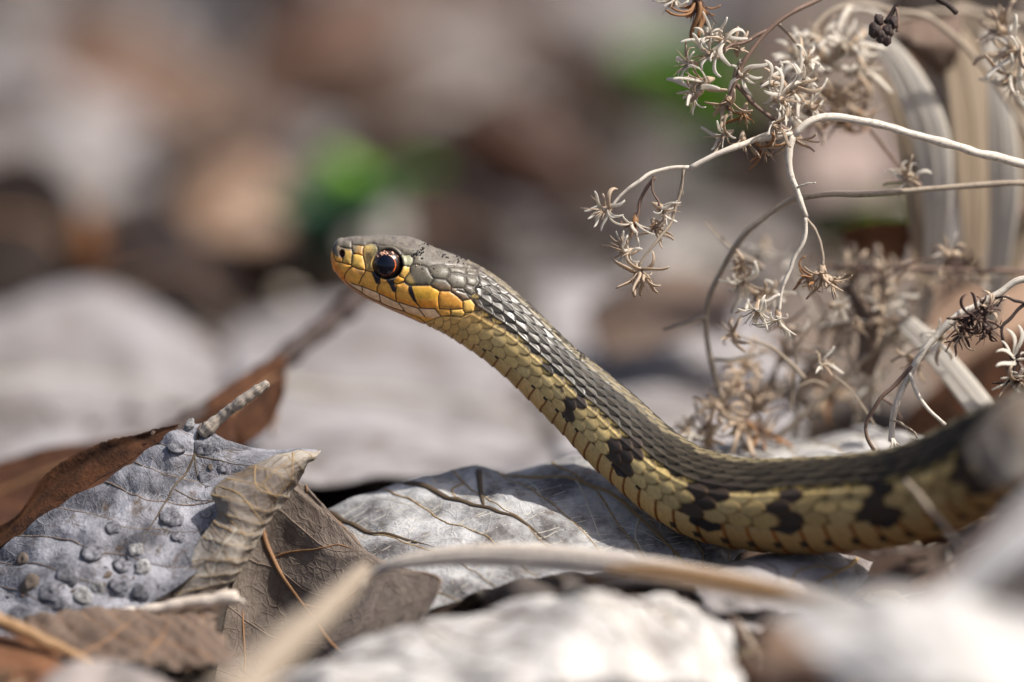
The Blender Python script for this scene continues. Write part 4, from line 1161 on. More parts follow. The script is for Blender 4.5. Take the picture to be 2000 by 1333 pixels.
for (x, y, r_, mt) in [(222,1032,1.3,'grey'),(345,875,1.5,'taupe'),(398,878,1.5,'taupe'),(182,1083,2.3,'taupe'),(238,1105,1.4,'grey'),(280,1110,1.5,'silver'),(335,1010,1.9,'blue'),(402,1003,1.0,'silver'),
                        (100,1160,2.0,'taupe'),(130,1125,1.7,'taupe'),(160,1165,1.5,'silver'),(235,1145,1.5,'grey'),(275,1160,1.6,'taupe'),(60,1140,1.8,'dark'),(190,1150,1.2,'silver'),(405,935,1.3,'grey'),(350,1050,1.1,'blue'),(265,1075,1.1,'silver'),(45,1095,1.3,'rust'),(120,1180,1.3,'grey'),(370,830,1.0,'silver'),(440,915,1.0,'taupe')]:
    dq, nq_ = depth_on(G1, x, y)
    gall(t, x, y, dq, r_, mt, nrm=nq_)

rg = random.Random(9)
for k in range(34):
    cx_g, cy_g = rg.choice([(110,1150),(200,1130),(250,1120),(160,1090),(350,880),(400,900),(60,1150),(300,1110)])
    x, y = cx_g + rg.gauss(0, 26), cy_g + rg.gauss(0, 20)
    if y > 1185 or x < 5: continue
    dq, nq_ = depth_on(G1, x, y)
    gall(t, x, y, dq + .1, rg.uniform(.25, .8), rg.choice(['blue', 'umber', 'taupe', 'silver', 'blue']), nrm=nq_ + np.array([rg.gauss(0, .3), rg.gauss(0, .3), rg.gauss(0, .3)]))

# 2. shaded taupe leaf leaning behind it
ctrl = [
 [(470,900,8),(500,960,7),(470,1080,6),(440,1190,4),(420,1310,0),(410,1380,-4)],
 [(540,915,8),(560,980,6),(545,1080,5),(530,1190,3),(520,1310,-1),(520,1380,-5)],
 [(588,943,7),(625,1010,3),(640,1100,-2),(650,1190,-7),(650,1280,-12),(660,1350,-16)],
 [(600,955,6),(650,1012,2),(705,1075,-4),(745,1115,-9),(780,1180,-14),(790,1250,-18)],
 [(604,960,6),(662,1016,2),(725,1080,-4),(790,1108,-10),(858,1126,-15),(850,1165,-17)],
]
hero('dead_leaf', 'shaded taupe leaf with edge glow painted orange and orange veins leaning behind the blue-grey leaf', ctrl, 'taupe', nu=90, nv=120, crin=.4, cs=9, seed=21, quilt=(5, .3, .35), netmat='vein_taupe', netr=.14, vmat='vein_orange', r0=.5, r1=.18,
     veins=[[(.02,.25),(.25,.45),(.4,.6),(.5,.75),(.6,.95)], ([(.22,.42),(.4,.36),(.6,.33),(.75,.42)], 'vein_orange', .25, .1), ([(.35,.57),(.55,.6),(.8,.62)], 'vein_orange', .3, .1), ([(.1,.6),(.15,.8),(.1,.98)], 'vein_orange', .2, .1),
            ([(1,.0),(1,.25),(1,.5),(1,.75),(1,1)], 'vein_orange', .14, .12), ([(.55,.0),(.75,.0),(1,.0)], 'vein_orange', .14, .12)])  # orange edge tubes paint the backlit glow of the rim

# 3. big silver leaf arching under the snake's neck
ctrl = [
 [(560,1050,14),(640,996,12),(780,948,12),(920,914,13),(1010,914,14),(1150,888,15),(1280,925,14),(1400,990,12),(1480,1060,10)],
 [(590,1090,6),(660,1040,5),(800,990,5),(930,960,6),(1040,955,7),(1170,950,8),(1280,985,8),(1380,1030,7),(1450,1080,6)],
 [(620,1140,-1),(700,1090,-2),(820,1050,-2),(950,1020,-1),(1060,1010,0),(1180,1015,1),(1280,1040,2),(1370,1065,2),(1430,1098,2)],
 [(680,1180,-7),(760,1140,-8),(870,1110,-8),(970,1085,-7),(1080,1070,-6),(1190,1075,-5),(1280,1085,-4),(1350,1100,-3),(1410,1115,-2)],
 [(760,1230,-14),(840,1195,-14),(920,1165,-13),(1010,1140,-12),(1110,1125,-11),(1200,1125,-10),(1280,1125,-9),(1340,1130,-8),(1395,1135,-6)],
]
hero('dead_leaf', 'large silver-grey leaf with dark ribs arching beneath the snake neck', ctrl, 'silver', nu=110, nv=200, crin=1.1, cs=9, seed=33, quilt=(9, .22, .5), netmat='vein_gold', netr=.24, finemat='vein_pale', vmat='vein_dark', r0=.62, r1=.22,
     veins=[[(0,.12),(.3,.17),(.55,.25),(.62,.28)], [(0,.25),(.3,.34),(.55,.45),(.75,.52)], [(.05,.39),(.25,.385),(.42,.38)], ([(.0,.46),(.25,.60),(.45,.72),(.7,.84),(1,.97)], 'vein_gold', .4, .25),
            ([(.7,.40),(.85,.48),(1,.55)], 'vein_dark', .3, .14), ([(.12,.36),(.18,.33),(.32,.35)], 'vein_gold', .22, .1),
            ([(.05,.68),(.25,.69),(.4,.72)], 'vein_pale', .25, .12), ([(.2,.58),(.5,.60),(.7,.62)], 'vein_pale', .2, .1), ([(.4,.71),(.6,.70),(.8,.74)], 'vein_pale', .28, .12), ([(.1,.5),(.3,.51),(.55,.53)], 'vein_pale', .16, .08),
            ([(.05,.2),(.2,.24),(.32,.31)], 'vein_pale', .14, .08), ([(.5,.66),(.55,.74),(.6,.8)], 'vein_pale', .16, .08), ([(.02,.3),(.15,.31),(.3,.36)], 'vein_pale', .14, .08),
            ([(.0,.78),(.2,.77),(.45,.76),(.52,.75)], 'vein_pale', .2, .1)])

# 4. white leaf seen behind the curve of the back
ctrl = [
 [(1270,905,34),(1370,872,34),(1480,862,33),(1580,858,32),(1680,840,31),(1760,850,30),(1820,870,30)],
 [(1290,925,22),(1380,892,22),(1480,885,21),(1580,880,20),(1690,866,20),(1760,880,20),(1820,900,20)],
 [(1310,960,10),(1390,940,9),(1480,935,8),(1580,930,7),(1690,925,6),(1760,930,6),(1820,940,6)],
 [(1330,1010,0),(1400,1000,-1),(1480,1000,-2),(1580,1000,-3),(1690,1000,-4),(1760,1000,-4),(1820,1000,-4)],
]
hero('dead_leaf', 'bleached white leaf showing above the bend in the snake back', ctrl, 'white', nu=70, nv=120, crin=.7, cs=9, seed=44, quilt=(8, .2, .6), netmat='vein_gold', netr=.15,
     veins=[([(.3,.1),(.28,.5),(.25,.9)], 'vein_pale', .3, .12), ([(.3,.35),(.6,.42)], 'vein_pale', .15, .08)])
# small upright bud stub
# 5. grey leaf with golden ribs below the snake
ctrl = [
 [(1330,1138,-13),(1400,1108,-11),(1480,1088,-9),(1560,1078,-7),(1640,1082,-5),(1700,1100,-5)],
 [(1350,1150,-18),(1420,1125,-17),(1500,1110,-15),(1570,1105,-13),(1640,1115,-12),(1690,1130,-11)],
 [(1370,1170,-24),(1440,1155,-23),(1510,1148,-22),(1570,1150,-21),(1620,1160,-20),(1660,1172,-19)],
 [(1390,1200,-31),(1450,1195,-31),(1510,1192,-30),(1560,1195,-29),(1600,1205,-28),(1640,1215,-27)],
]
hero('dead_leaf', 'small grey leaf with golden ribs lying below the snake belly', ctrl, 'pale', nu=60, nv=90, crin=.5, cs=5, seed=55, quilt=(6, .3, .3), netmat='vein_pale', netr=.1, ser=.5, ser_n=4,
     veins=[([(.02,.92),(.3,.82),(.6,.66)], 'vein_gold', .4, .3), ([(.3,.82),(.35,.66),(.45,.55),(.7,.5)], 'vein_gold', .25, .1), ([(.45,.76),(.6,.85),(.8,.95)], 'vein_gold', .22, .1), ([(.2,.4),(.4,.45),(.7,.4)], 'vein_dark', .15, .08)])
# 6. small spotted leaf between straw and white leaf
ctrl = [
 [(1320,1185,-24),(1360,1175,-22),(1420,1172,-20),(1480,1185,-20),(1505,1205,-22)],
 [(1330,1205,-28),(1370,1200,-28),(1420,1198,-27),(1470,1205,-26),(1500,1218,-26)],
 [(1360,1225,-33),(1390,1228,-33),(1420,1228,-32),(1455,1230,-32),(1480,1238,-32)],
]
hero('dead_leaf', 'small spotted pale leaf scrap with brown rim near the bottom centre right', ctrl, 'pale', nu=30, nv=40, crin=.5, cs=3, seed=66, ser=.4, ser_n=5,
     veins=[([(0,0),(.02,.3),(.0,.6),(.0,.98)], 'vein_dark', .3, .2), ([(.5,.1),(.55,.5),(.6,.9)], 'vein_gold', .2, .1)])
# 7. white leaf across the bottom, in front of focus
ctrl = [
 [(480,1345,-42),(600,1290,-42),(760,1225,-42),(880,1185,-42),(1020,1150,-42),(1150,1128,-42),(1260,1150,-40),(1340,1185,-38),(1420,1235,-36)],
 [(520,1375,-52),(640,1320,-54),(780,1262,-55),(900,1225,-56),(1040,1190,-56),(1160,1172,-56),(1270,1190,-52),(1350,1222,-48),(1440,1275,-46)],
 [(560,1410,-62),(680,1360,-66),(820,1310,-68),(940,1275,-70),(1060,1250,-70),(1170,1240,-68),(1280,1252,-64),(1370,1275,-60),(1455,1320,-57)],
 [(600,1460,-72),(720,1420,-78),(860,1375,-82),(980,1350,-84),(1090,1335,-84),(1190,1330,-80),(1290,1340,-76),(1380,1350,-72),(1460,1385,-68)],
]
hero('dead_leaf', 'big bleached white leaf blurred along the bottom edge of the picture', ctrl, 'white', nu=120, nv=200, crin=3.0, cs=15, seed=77, quilt=(7, .25, .35), netmat='vein_taupe', netr=.34,
     veins=[([(0,.55),(.3,.6),(.6,.66),(1,.7)], 'vein_pale', .6, .4), ([(.1,.3),(.5,.35),(.9,.4)], 'vein_pale', .4, .2), ([(.1,.8),(.4,.83),(.9,.9)], 'vein_pale', .4, .2)])
# 8. curled strip at its right end
ctrl = [
 [(1310,1178,-40),(1370,1200,-42),(1410,1240,-45),(1440,1290,-48),(1450,1345,-52)],
 [(1320,1190,-46),(1370,1225,-50),(1400,1265,-53),(1420,1310,-56),(1425,1365,-58)],
 [(1325,1215,-46),(1360,1250,-50),(1380,1290,-54),(1395,1335,-57),(1395,1380,-60)],
]
hero('dead_leaf', 'narrow white curled leaf strip at the right end of the big bottom leaf', ctrl, 'white', nu=24, nv=50, crin=.5, cs=6, seed=78)
# 9. close white leaf, right foreground
ctrl = [
 [(1500,1175,-118),(1600,1165,-118),(1720,1150,-120),(1830,1155,-122),(1950,1180,-124),(2080,1210,-124)],
 [(1540,1225,-128),(1640,1205,-130),(1740,1190,-134),(1850,1200,-136),(1960,1225,-136),(2080,1250,-136)],
 [(1600,1290,-136),(1680,1270,-140),(1770,1260,-144),(1870,1265,-146),(1970,1285,-146),(2090,1310,-146)],
 [(1640,1370,-142),(1710,1360,-148),(1790,1350,-152),(1890,1350,-154),(1990,1370,-154),(2100,1390,-152)],
]
hero('dead_leaf', 'strongly blurred white leaf in the right foreground', ctrl, 'white', nu=40, nv=60, crin=1.5, cs=12, seed=88, veins=[([(.1,.1),(.5,.4),(.9,.8)], 'vein_pale', .6, .3)])
# 10. rust-brown leaf in front of it
ctrl = [
 [(1500,1215,-100),(1560,1195,-100),(1620,1205,-102),(1660,1230,-104)],
 [(1480,1270,-108),(1550,1250,-110),(1610,1255,-112),(1650,1275,-112)],
 [(1470,1345,-114),(1540,1330,-118),(1600,1330,-120),(1640,1345,-120)],
]
hero('dead_leaf', 'blurred rust-brown leaf below the orange straw at bottom right of centre', ctrl, 'tan', nu=24, nv=30, crin=1, cs=10, seed=99)
# 11. rolled grey leaf rising to the right edge
ctrl = [
 [(1690,1260,-84),(1780,1165,-84),(1880,1070,-84),(1980,980,-84),(2090,890,-84)],
 [(1700,1235,-96),(1780,1175,-98),(1890,1090,-98),(1990,1010,-98),(2100,930,-98)],
 [(1740,1260,-104),(1830,1200,-106),(1930,1130,-106),(2030,1060,-106),(2130,990,-106)],
 [(1800,1280,-98),(1890,1230,-100),(1980,1170,-100),(2070,1110,-100),(2160,1050,-100)],
 [(1830,1310,-88),(1920,1250,-88),(2010,1200,-88),(2100,1150,-88),(2180,1100,-88)],
]
hero('dead_leaf', 'rolled grey-brown leaf slanting up the right edge in front of the snake', ctrl, 'white', nu=40, nv=50, crin=.9, cs=14, seed=111, vmat='vein_orange', veins=[([(.25,.0),(.25,.5),(.3,1)], 'vein_orange', .8, .5)])
ctrl = [
 [(1800,1215,-70),(1860,1180,-70),(1930,1140,-72),(2010,1100,-74)],
 [(1790,1290,-80),(1860,1250,-82),(1930,1220,-84),(2030,1180,-86)],
 [(1800,1400,-88),(1870,1370,-92),(1950,1340,-96),(2060,1300,-98)],
]
hero('dead_leaf', 'dull grey leaf filling the lower right corner under the rolled leaf', ctrl, 'grey', nu=24, nv=30, crin=1, cs=10, seed=113)
# 12. brown serrated leaf, lower left
ctrl = [
 [(60,1205,-18),(140,1195,-18),(225,1192,-18),(300,1200,-18),(360,1196,-18),(425,1200,-18)],
 [(50,1240,-21),(140,1235,-22),(230,1228,-23),(310,1230,-23),(370,1228,-23),(412,1225,-22)],
 [(40,1270,-25),(140,1268,-26),(240,1262,-27),(320,1262,-27),(390,1262,-27),(440,1262,-26)],
 [(50,1290,-30),(140,1295,-31),(240,1292,-31),(320,1300,-31),(390,1300,-31),(452,1292,-30)],
]
hero('dead_leaf', 'ragged brown leaf with toothed edge at the bottom left, below the blue-grey leaf', ctrl, 'umber', nu=70, nv=110, crin=.7, cs=5, seed=121, quilt=(8, .3, .35), netmat='vein_orange', netr=.1, ser=1.3, ser_n=4, vmat='vein_orange',
     veins=[([(.9,.2),(.5,.35),(.1,.5)], 'vein_orange', .25, .12), ([(.9,.5),(.5,.6),(.1,.72)], 'vein_orange', .2, .1), ([(.95,.9),(.6,.6),(.7,.3)], 'vein_orange', .2, .1)])
ctrl = [
 [(-60,1245,-28),(20,1238,-28),(80,1255,-28),(150,1290,-28),(220,1310,-28)],
 [(-60,1300,-34),(20,1290,-34),(80,1300,-34),(150,1320,-34),(220,1330,-34)],
 [(-60,1370,-44),(20,1360,-44),(80,1365,-44),(150,1375,-44),(220,1380,-44)],
]
hero('dead_leaf', 'reddish brown leaf piece in the bottom left corner under the orange straw', ctrl, 'brown', nu=30, nv=50, crin=.8, cs=6, seed=131, ser=.6, ser_n=6)
ctrl = [
 [(180,1330,-26),(270,1300,-26),(360,1315,-26),(460,1330,-28)],
 [(180,1360,-36),(270,1345,-36),(360,1350,-36),(460,1365,-38)],
 [(180,1420,-50),(270,1410,-50),(360,1410,-50),(460,1420,-52)],
]
hero('dead_leaf', 'dark brown leaf at the bottom edge beside the ragged toothed leaf', ctrl, 'dark', nu=24, nv=30, crin=.8, cs=6, seed=141)

# straws and sticks
def ribbon(name, label, path, widths, mat, cat, thick=.35, cup=.25, n=70, m=9, twist=0.0, face=None, group=None, nlines=0):
    """long narrow blade along a path of (px,py,depth); widths in px"""
    p = np.array(path, float); w = cr_u(np.array(widths, float)[:, None], n)[:, 0] * K
    C = cr(P(p[:, 0], p[:, 1], p[:, 2]), n)
    T = np.gradient(C, axis=0); T /= np.linalg.norm(T, axis=1)[:, None]
    f = -FW if face is None else np.array(face, float)
    nr = f - T * (T @ f)[:, None]; nr /= np.linalg.norm(nr, axis=1)[:, None]
    B = np.cross(T, nr)
    tw = np.linspace(0, twist, n)[:, None]
    B, nr = B * np.cos(tw) + nr * np.sin(tw), nr * np.cos(tw) - B * np.sin(tw)
    v = np.linspace(-1, 1, m)
    G = C[:, None] + (B[:, None] * v[None, :, None] + nr[:, None] * (cup * (1 - v ** 2) + .05 * np.sin(v * 9))[None, :, None]) * (w / 2)[:, None, None]
    t = thing(name, label, cat, C[0], group)
    V, F = thicken(G, thick)
    L = np.linalg.norm(np.diff(C, axis=0), axis=1).sum()
    U_, V_ = np.meshgrid(np.linspace(0, L / 30, n), v / 2, indexing='ij'); uv = np.stack([V_, U_], -1).reshape(-1, 2)
    link('blade', np_mesh('blade', sub(V, t), F, uvs=np.vstack([uv, uv])), M[mat], t)
    for k in range(nlines):
        a = -.7 + 1.4 * (k + .5) / nlines
        q = C + (B * a + nr * (cup * (1 - a * a) + .06)) * (w / 2)[:, None]
        tube_part('rib', q, .18, .12, mat, t, n=50, seg=6)
    return t

ribbon('grass_blade', 'broad tan grass blade arching across the foreground below the snake', [(702,1155,-24),(725,1125,-24),(780,1100,-26),(900,1085,-28),(1050,1088,-31),(1200,1102,-35),(1350,1125,-40),(1480,1150,-46),(1580,1168,-52),(1680,1190,-60)], [8,26,38,46,46,44,42,40,36,30], 'straw', 'grass blade', nlines=3)
ribbon('grass_blade', 'orange-brown grass blade lying under the end of the arched tan blade', [(1180,1110,-40),(1300,1118,-45),(1420,1138,-50),(1520,1158,-54),(1600,1175,-58)], [8,26,30,28,10], 'straw_orange', 'grass blade', nlines=1)
t = thing('dead_stick', 'thick blurred tan stick slanting out of the bottom edge, left of centre', 'stick', P(700, 1130, -50))
tube_part('shaft', P([712,690,640,580,520,450,380],[1112,1135,1185,1240,1300,1380,1460],[-50,-60,-80,-100,-120,-140,-155]), 1.1, 3.6, 'stem_tan', t, n=60, seg=14, wob=.4)
tube_part('broken_stub', P([705,690,668],[1130,1128,1140],[-50,-48,-44]), 1.0, .5, 'stem_tan', t, n=12)
t = thing('straw_piece', 'short broken straw lying on the toothed brown leaf at lower left', 'straw', P(350, 1178, -18))
tube_part('shaft', P([225,300,380,462],[1200,1190,1176,1166],[-16,-17,-18,-19]), .7, 1.15, 'straw', t, n=30, seg=10, wob=.2)
tube_part('split_end', P([440,468,480],[1178,1172,1180],[-19,-20,-20]), .6, .15, 'straw', t, n=10)
t = thing('straw_piece', 'orange straw crossing the bottom left corner', 'straw', P(100, 1250, -30))
tube_part('shaft', P([-60,0,60,130,200],[1180,1212,1240,1272,1310],[-30,-30,-31,-31,-32]), 1.1, .7, 'straw_orange', t, n=40, seg=10, wob=.2)
t = thing('broken_twigs', 'small bundle of brown twig splinters right of the bottom white leaf', 'twigs', P(1450, 1240, -36))
for k, (a, b_, c_) in enumerate([((1425,1205),(1450,1250),(1470,1310)), ((1440,1210),(1462,1250),(1485,1290)), ((1432,1225),(1445,1270),(1455,1320)), ((1450,1225),(1472,1262),(1480,1310))]):
    tube_part('splinter', P([a[0],b_[0],c_[0]],[a[1],b_[1],c_[1]],[-34,-36,-38]), .35, .2, 'stem_tan' if k % 2 else 'stem_brown', t, n=14, seg=6)

# ------------------------------------------------------------------ dried weeds
def bract_meshes():
    out = []
    for k in range(5):
        r = np.random.default_rng(100 + k)
        n_, m_ = 12, 3
        u = np.linspace(0, 1, n_)
        bend = [.5, 1.1, 1.9, -.5, 2.6][k]
        a = .25 + bend * u ** 1.5
        dx_ = np.sin(a); dz_ = np.cos(a)
        x = np.r_[0, np.cumsum((dx_[1:] + dx_[:-1]) / 2)] / (n_ - 1); z = np.r_[0, np.cumsum((dz_[1:] + dz_[:-1]) / 2)] / (n_ - 1)
        w = .056 * np.sin(np.pi * (u * .86 + .1)) ** .7 + .012
        y = .10 * np.sin(u * 5 + k)
        v = np.linspace(-1, 1, m_)
        G = np.stack([x[:, None] + .35 * w[:, None] * np.abs(v)[None] * -dz_[:, None], y[:, None] + w[:, None] * v[None], z[:, None] + .35 * w[:, None] * np.abs(v)[None] * dx_[:, None]], -1)
        V, F = thicken(G, .035)
        U_, V_ = np.meshgrid(u * .3, v / 4, indexing='ij'); uv = np.stack([V_, U_], -1).reshape(-1, 2)
        out.append((V, F, np.vstack([uv, uv])))
    return out
BR = bract_meshes()
BMESH = {}
def bract_mesh(k, mat):
    if (k, mat) not in BMESH:
        V, F, uv = BR[k]
        me = np_mesh('bract', V, F, uvs=uv); me.materials.append(M[mat]); BMESH[(k, mat)] = me
    return BMESH[(k, mat)]
_cv = None
def seed_head(t, px, py, d, size, direc, mat='bract_pale', nb=9, open_=1.0, seed=0, core='bract_tan', fluff=True):
    """star of curled dry bracts at the end of a stalk. size in px, direc = world direction it faces"""
    r = np.random.default_rng(seed + int(px * 3 + py))
    c = P(px, py, d)
    z = Vector(direc).normalized(); q = z.to_track_quat('Z', 'Y')
    R = np.array(q.to_matrix())
    L = size * K * 1.5
    # core: tapered receptacle with a tuft of fine bristles
    mb = MB()
    V, F = tube_np(np.array([[0,0,-.30],[0,0,-.12],[0,0,.02],[0,0,.16],[0,0,.26]]) * L, np.array([.04,.11,.14,.10,.03]) * L, 8)
    mb.add(V @ R.T + c, F)
    if fluff:
        for k in range(9):
            a = r.uniform(0, 6.28); o_ = r.uniform(.1, .75)
            e = np.array([math.cos(a) * o_, math.sin(a) * o_, r.uniform(.6, 1.0)]) * L * r.uniform(.5, .85)
            V, F = tube_np(cr(np.array([[0, 0, .05 * L], e * .5 + [0, 0, .05 * L], e]), 5), np.array([.022, .02, .016, .012, .006]) * L, 4)
            mb.add(V @ R.T + c, F)
    V = np.vstack(mb.v); F = np.vstack(mb.f)
    me = np_mesh('seed_head', sub(V, t), F, uvs=np.c_[V[:, 0] * .05, V[:, 2] * .05])
    hd = link('seed_head', me, M[core], t)
    nb = int(nb * (1.0 if t is globals().get('Bw') else 1.25))
    for k in range(nb):
        o = bpy.data.objects.new('bract', bract_mesh(int(r.integers(5)), mat if r.random() > .2 else core))
        COL.objects.link(o); o.parent = hd
        a = 2 * math.pi * k / nb + r.uniform(-.35, .35)
        tilt = r.uniform(.15, .95) * open_
        Rm = q.to_matrix() @ Matrix.Rotation(a, 3, 'Z') @ Matrix.Rotation(tilt, 3, 'Y')
        s_ = L * r.uniform(.65, 1.15)
        o.matrix_local = Matrix.LocRotScale(Vector(sub(c, t)) * MM, Rm.to_quaternion(), Vector((s_, s_, s_)))
    return hd

def stem(t, pts, w0, w1, mat, n=None, wob=.17, name='stem'):
    """pts list (px,py,d), widths in px"""
    p = np.array(pts, float)
    L = np.linalg.norm(np.diff(p[:, :2], axis=0), axis=1).sum()
    return tube_part(name, P(p[:, 0], p[:, 1], p[:, 2]), w0 * K / 2, w1 * K / 2, mat, t, n=n or int(np.clip(L / 9, 14, 120)), seg=8, wob=wob)

# weed A: pale forked stem
A = thing('dried_weed', 'pale forked dry stem from the right edge with starry seed heads above the snake neck', 'dried weed', P(2290, 1180, 10))
stem(A, [(2290,1200,10),(2300,900,10),(2240,560,8),(2120,370,6),(2000,322,5),(1900,296,4),(1800,268,4),(1700,240,3),(1630,229,3),(1585,238,2),(1552,264,2)], 24, 15, 'stem_pale')
stem(A, [(1556,262,2),(1520,266,2),(1470,275,1),(1400,302,0),(1348,326,0)], 14, 9, 'stem_pale')
stem(A, [(1348,326,0),(1290,332,0),(1250,352,-1),(1215,380,-1),(1193,405,-1)], 8, 6, 'stem_pale')
stem(A, [(1336,330,0),(1330,370,1),(1312,430,1),(1280,475,0),(1258,500,0),(1246,522,0)], 7, 5, 'stem_tan')
stem(A, [(1280,345,0),(1256,380,1),(1248,410,1),(1240,430,1)], 7, 6, 'stem_brown', name='stalk')
stem(A, [(1276,345,0),(1274,368,0),(1284,390,0),(1286,402,0)], 4, 4, 'stem_brown', name='stalk')
stem(A, [(1336,332,0),(1334,352,0),(1332,382,0)], 4, 2, 'stem_tan', name='stalk')
stem(A, [(1550,264,2),(1541,295,2),(1543,330,2),(1556,372,2),(1574,425,2)], 14, 9, 'stem_pale')
stem(A, [(1574,425,2),(1572,465,2),(1545,520,2),(1526,570,2),(1520,610,2)], 8, 7, 'stem_pale')
stem(A, [(1524,575,2),(1500,588,2),(1474,600,2)], 8, 6, 'stem_pale')
stem(A, [(1574,425,2),(1595,455,3),(1606,485,3),(1606,520,3)], 7, 6, 'stem_tan')
stem(A, [(1558,366,1),(1574,360,0),(1592,357,-1)], 5, 3, 'stem_pale', name='stalk')
dn = lambda x, y, z: (x, y, z)
seed_head(A, 1185, 410, -1, 40, (-.5,-.8,.1), nb=9)
seed_head(A, 1240, 432, 1, 38, (-.2,-.4,-.8), nb=9, mat='bract_pale', core='bract_rust')
seed_head(A, 1288, 405, 1, 40, (.8,-.4,-.4), nb=8)
seed_head(A, 1232, 492, 0, 38, (-.9,-.3,-.1), nb=8)
seed_head(A, 1246, 528, 0, 40, (.1,-.7,-.7), nb=11, mat='bract_tan')
seed_head(A, 1225, 470, 2, 30, (-.5,-.2,-.6), nb=7, mat='bract_tan')
seed_head(A, 1280, 440, 3, 34, (.5,-.5,-.6), nb=8, mat='bract_tan')
seed_head(A, 1478, 602, 2, 40, (-.3,-.5,-.8), nb=10)
seed_head(A, 1520, 615, 2, 36, (.1,-.4,-.9), nb=7)
seed_head(A, 1606, 528, 3, 40, (.0,-.4,-.9), nb=8, mat='bract_tan')
seed_head(A, 1620, 545, 3, 34, (.7,-.4,-.6), nb=6, mat='bract_tan')
seed_head(A, 1585, 540, 4, 34, (-.6,-.4,-.5), nb=7, mat='bract_rust')
# weed B: brown branched stem at top with dense seed heads
Bw = thing('dried_weed', 'brown-stemmed dry weed at the top right with a dense cluster of pale seed heads', 'dried weed', P(2350, 1180, 12))
stem(Bw, [(2350,1200,12),(2340,700,14),(2240,200,14),(2050,-60,12),(1800,-80,10),(1650,-30,8),(1600,0,6),(1545,25,4),(1500,60,3),(1462,110,2),(1436,165,2),(1424,215,2)], 20, 9, 'stem_brown')
stem(Bw, [(1500,58,3),(1455,82,2),(1425,90,1),(1405,104,0)], 8, 6, 'stem_brown')
stem(Bw, [(1440,165,2),(1470,200,2),(1510,232,2),(1538,258,2)], 8, 9, 'stem_brown')
stem(Bw, [(1462,110,3),(1440,130,4),(1424,200,5),(1430,240,5)], 6, 5, 'stem_tan')
stem(Bw, [(1520,45,5),(1560,90,9),(1580,130,12),(1600,160,14)], 7, 5, 'stem_tan')
r_ = random.Random(4)
for (x, y, d, s_, m_, dr) in [(1395,108,0,46,'bract_pale',(-.6,-.6,.3)),(1378,158,0,46,'bract_pale',(-.8,-.5,-.1)),(1410,85,1,40,'bract_pale',(-.3,-.5,.8)),(1425,195,2,36,'bract_tan',(-.4,-.5,-.6)),
        (1445,150,3,38,'bract_pale',(.2,-.7,.3)),(1500,165,3,44,'bract_pale',(.6,-.6,.1)),(1520,195,2,44,'bract_pale',(.8,-.5,-.1)),
        (1455,215,3,34,'bract_rust',(-.2,-.5,-.7)),(1420,262,3,38,'bract_pale',(-.7,-.5,-.3)),(1450,270,3,36,'bract_tan',(-.1,-.5,-.8)),(1490,285,3,38,'bract_rust',(.3,-.4,-.8)),
        (1535,225,4,38,'bract_pale',(.5,-.5,.4)),(1440,100,3,34,'bract_tan',(0,-.5,.8)),(1510,245,1,36,'bract_pale',(.4,-.8,-.2)),(1560,150,5,40,'bract_pale',(.6,-.5,.4)),(1580,205,6,42,'bract_pale',(.8,-.4,-.2)),(1545,265,6,40,'bract_tan',(.4,-.5,-.7)),(1545,180,4,40,'bract_pale',(.3,-.8,.2)),(1575,120,7,38,'bract_pale',(.4,-.4,.8)),(1350,125,0,38,'bract_pale',(-.9,-.4,.1)),(1362,185,0,34,'bract_pale',(-.8,-.4,-.4)),(1385,75,1,36,'bract_pale',(-.4,-.4,.8))]:
    seed_head(Bw, x, y, d, s_, dr, nb=8, mat=m_)
# weed C: bigger blurred heads behind
Cw = thing('dried_weed', 'soft-focus dry weed behind the top right cluster with large grey seed heads', 'dried weed', P(2250, 1180, 40))
stem(Cw, [(2250,1130,40),(2200,700,36),(2000,250,32),(1850,60,28),(1740,20,26),(1660,10,24),(1600,40,22),(1570,110,20),(1560,160,20)], 18, 10, 'stem_tan')
stem(Cw, [(1740,20,26),(1720,60,24),(1700,130,24),(1690,200,24),(1680,250,26)], 9, 7, 'stem_brown')
stem(Cw, [(1660,12,24),(1640,50,22),(1640,90,22)], 12, 9, 'stem_pale')
for (x, y, d, s_, m_, dr) in [(1560,110,19,60,'bract_pale',(-.3,-.6,.6)),(1585,150,20,62,'bract_pale',(-.6,-.6,.1)),(1620,130,22,60,'bract_pale',(.2,-.6,.7)),(1650,95,22,56,'bract_pale',(.5,-.4,.7)),(1610,185,21,56,'bract_tan',(0,-.8,-.4)),
        (1645,180,23,58,'bract_tan',(.5,-.5,-.4)),(1590,215,22,54,'bract_tan',(-.3,-.4,-.8)),(1640,225,24,54,'bract_rust',(.1,-.4,-.8)),(1560,190,18,50,'bract_pale',(-.8,-.4,-.1)),(1670,140,23,52,'bract_pale',(.7,-.4,.4)),(1600,80,22,50,'bract_pale',(-.2,-.3,.9)),(1665,210,26,50,'bract_tan',(.4,-.3,-.8)),
        (1780,345,14,36,'bract_pale',(-.7,-.4,.2)),(1990,100,12,60,'bract_pale',(-.6,-.6,.2)),(1985,150,12,56,'bract_pale',(-.6,-.5,-.5)),(1960,60,16,50,'bract_tan',(-.6,-.5,.5))]:
    seed_head(Cw, x, y, d, s_, dr, nb=9, mat=m_)
stem(Cw, [(1700,255,20),(1735,300,17),(1770,345,15),(1800,362,14)], 8, 7, 'stem_brown')
stem(Cw, [(2200,300,12),(2100,160,12),(2020,110,12),(1995,110,12)], 9, 7, 'stem_tan')

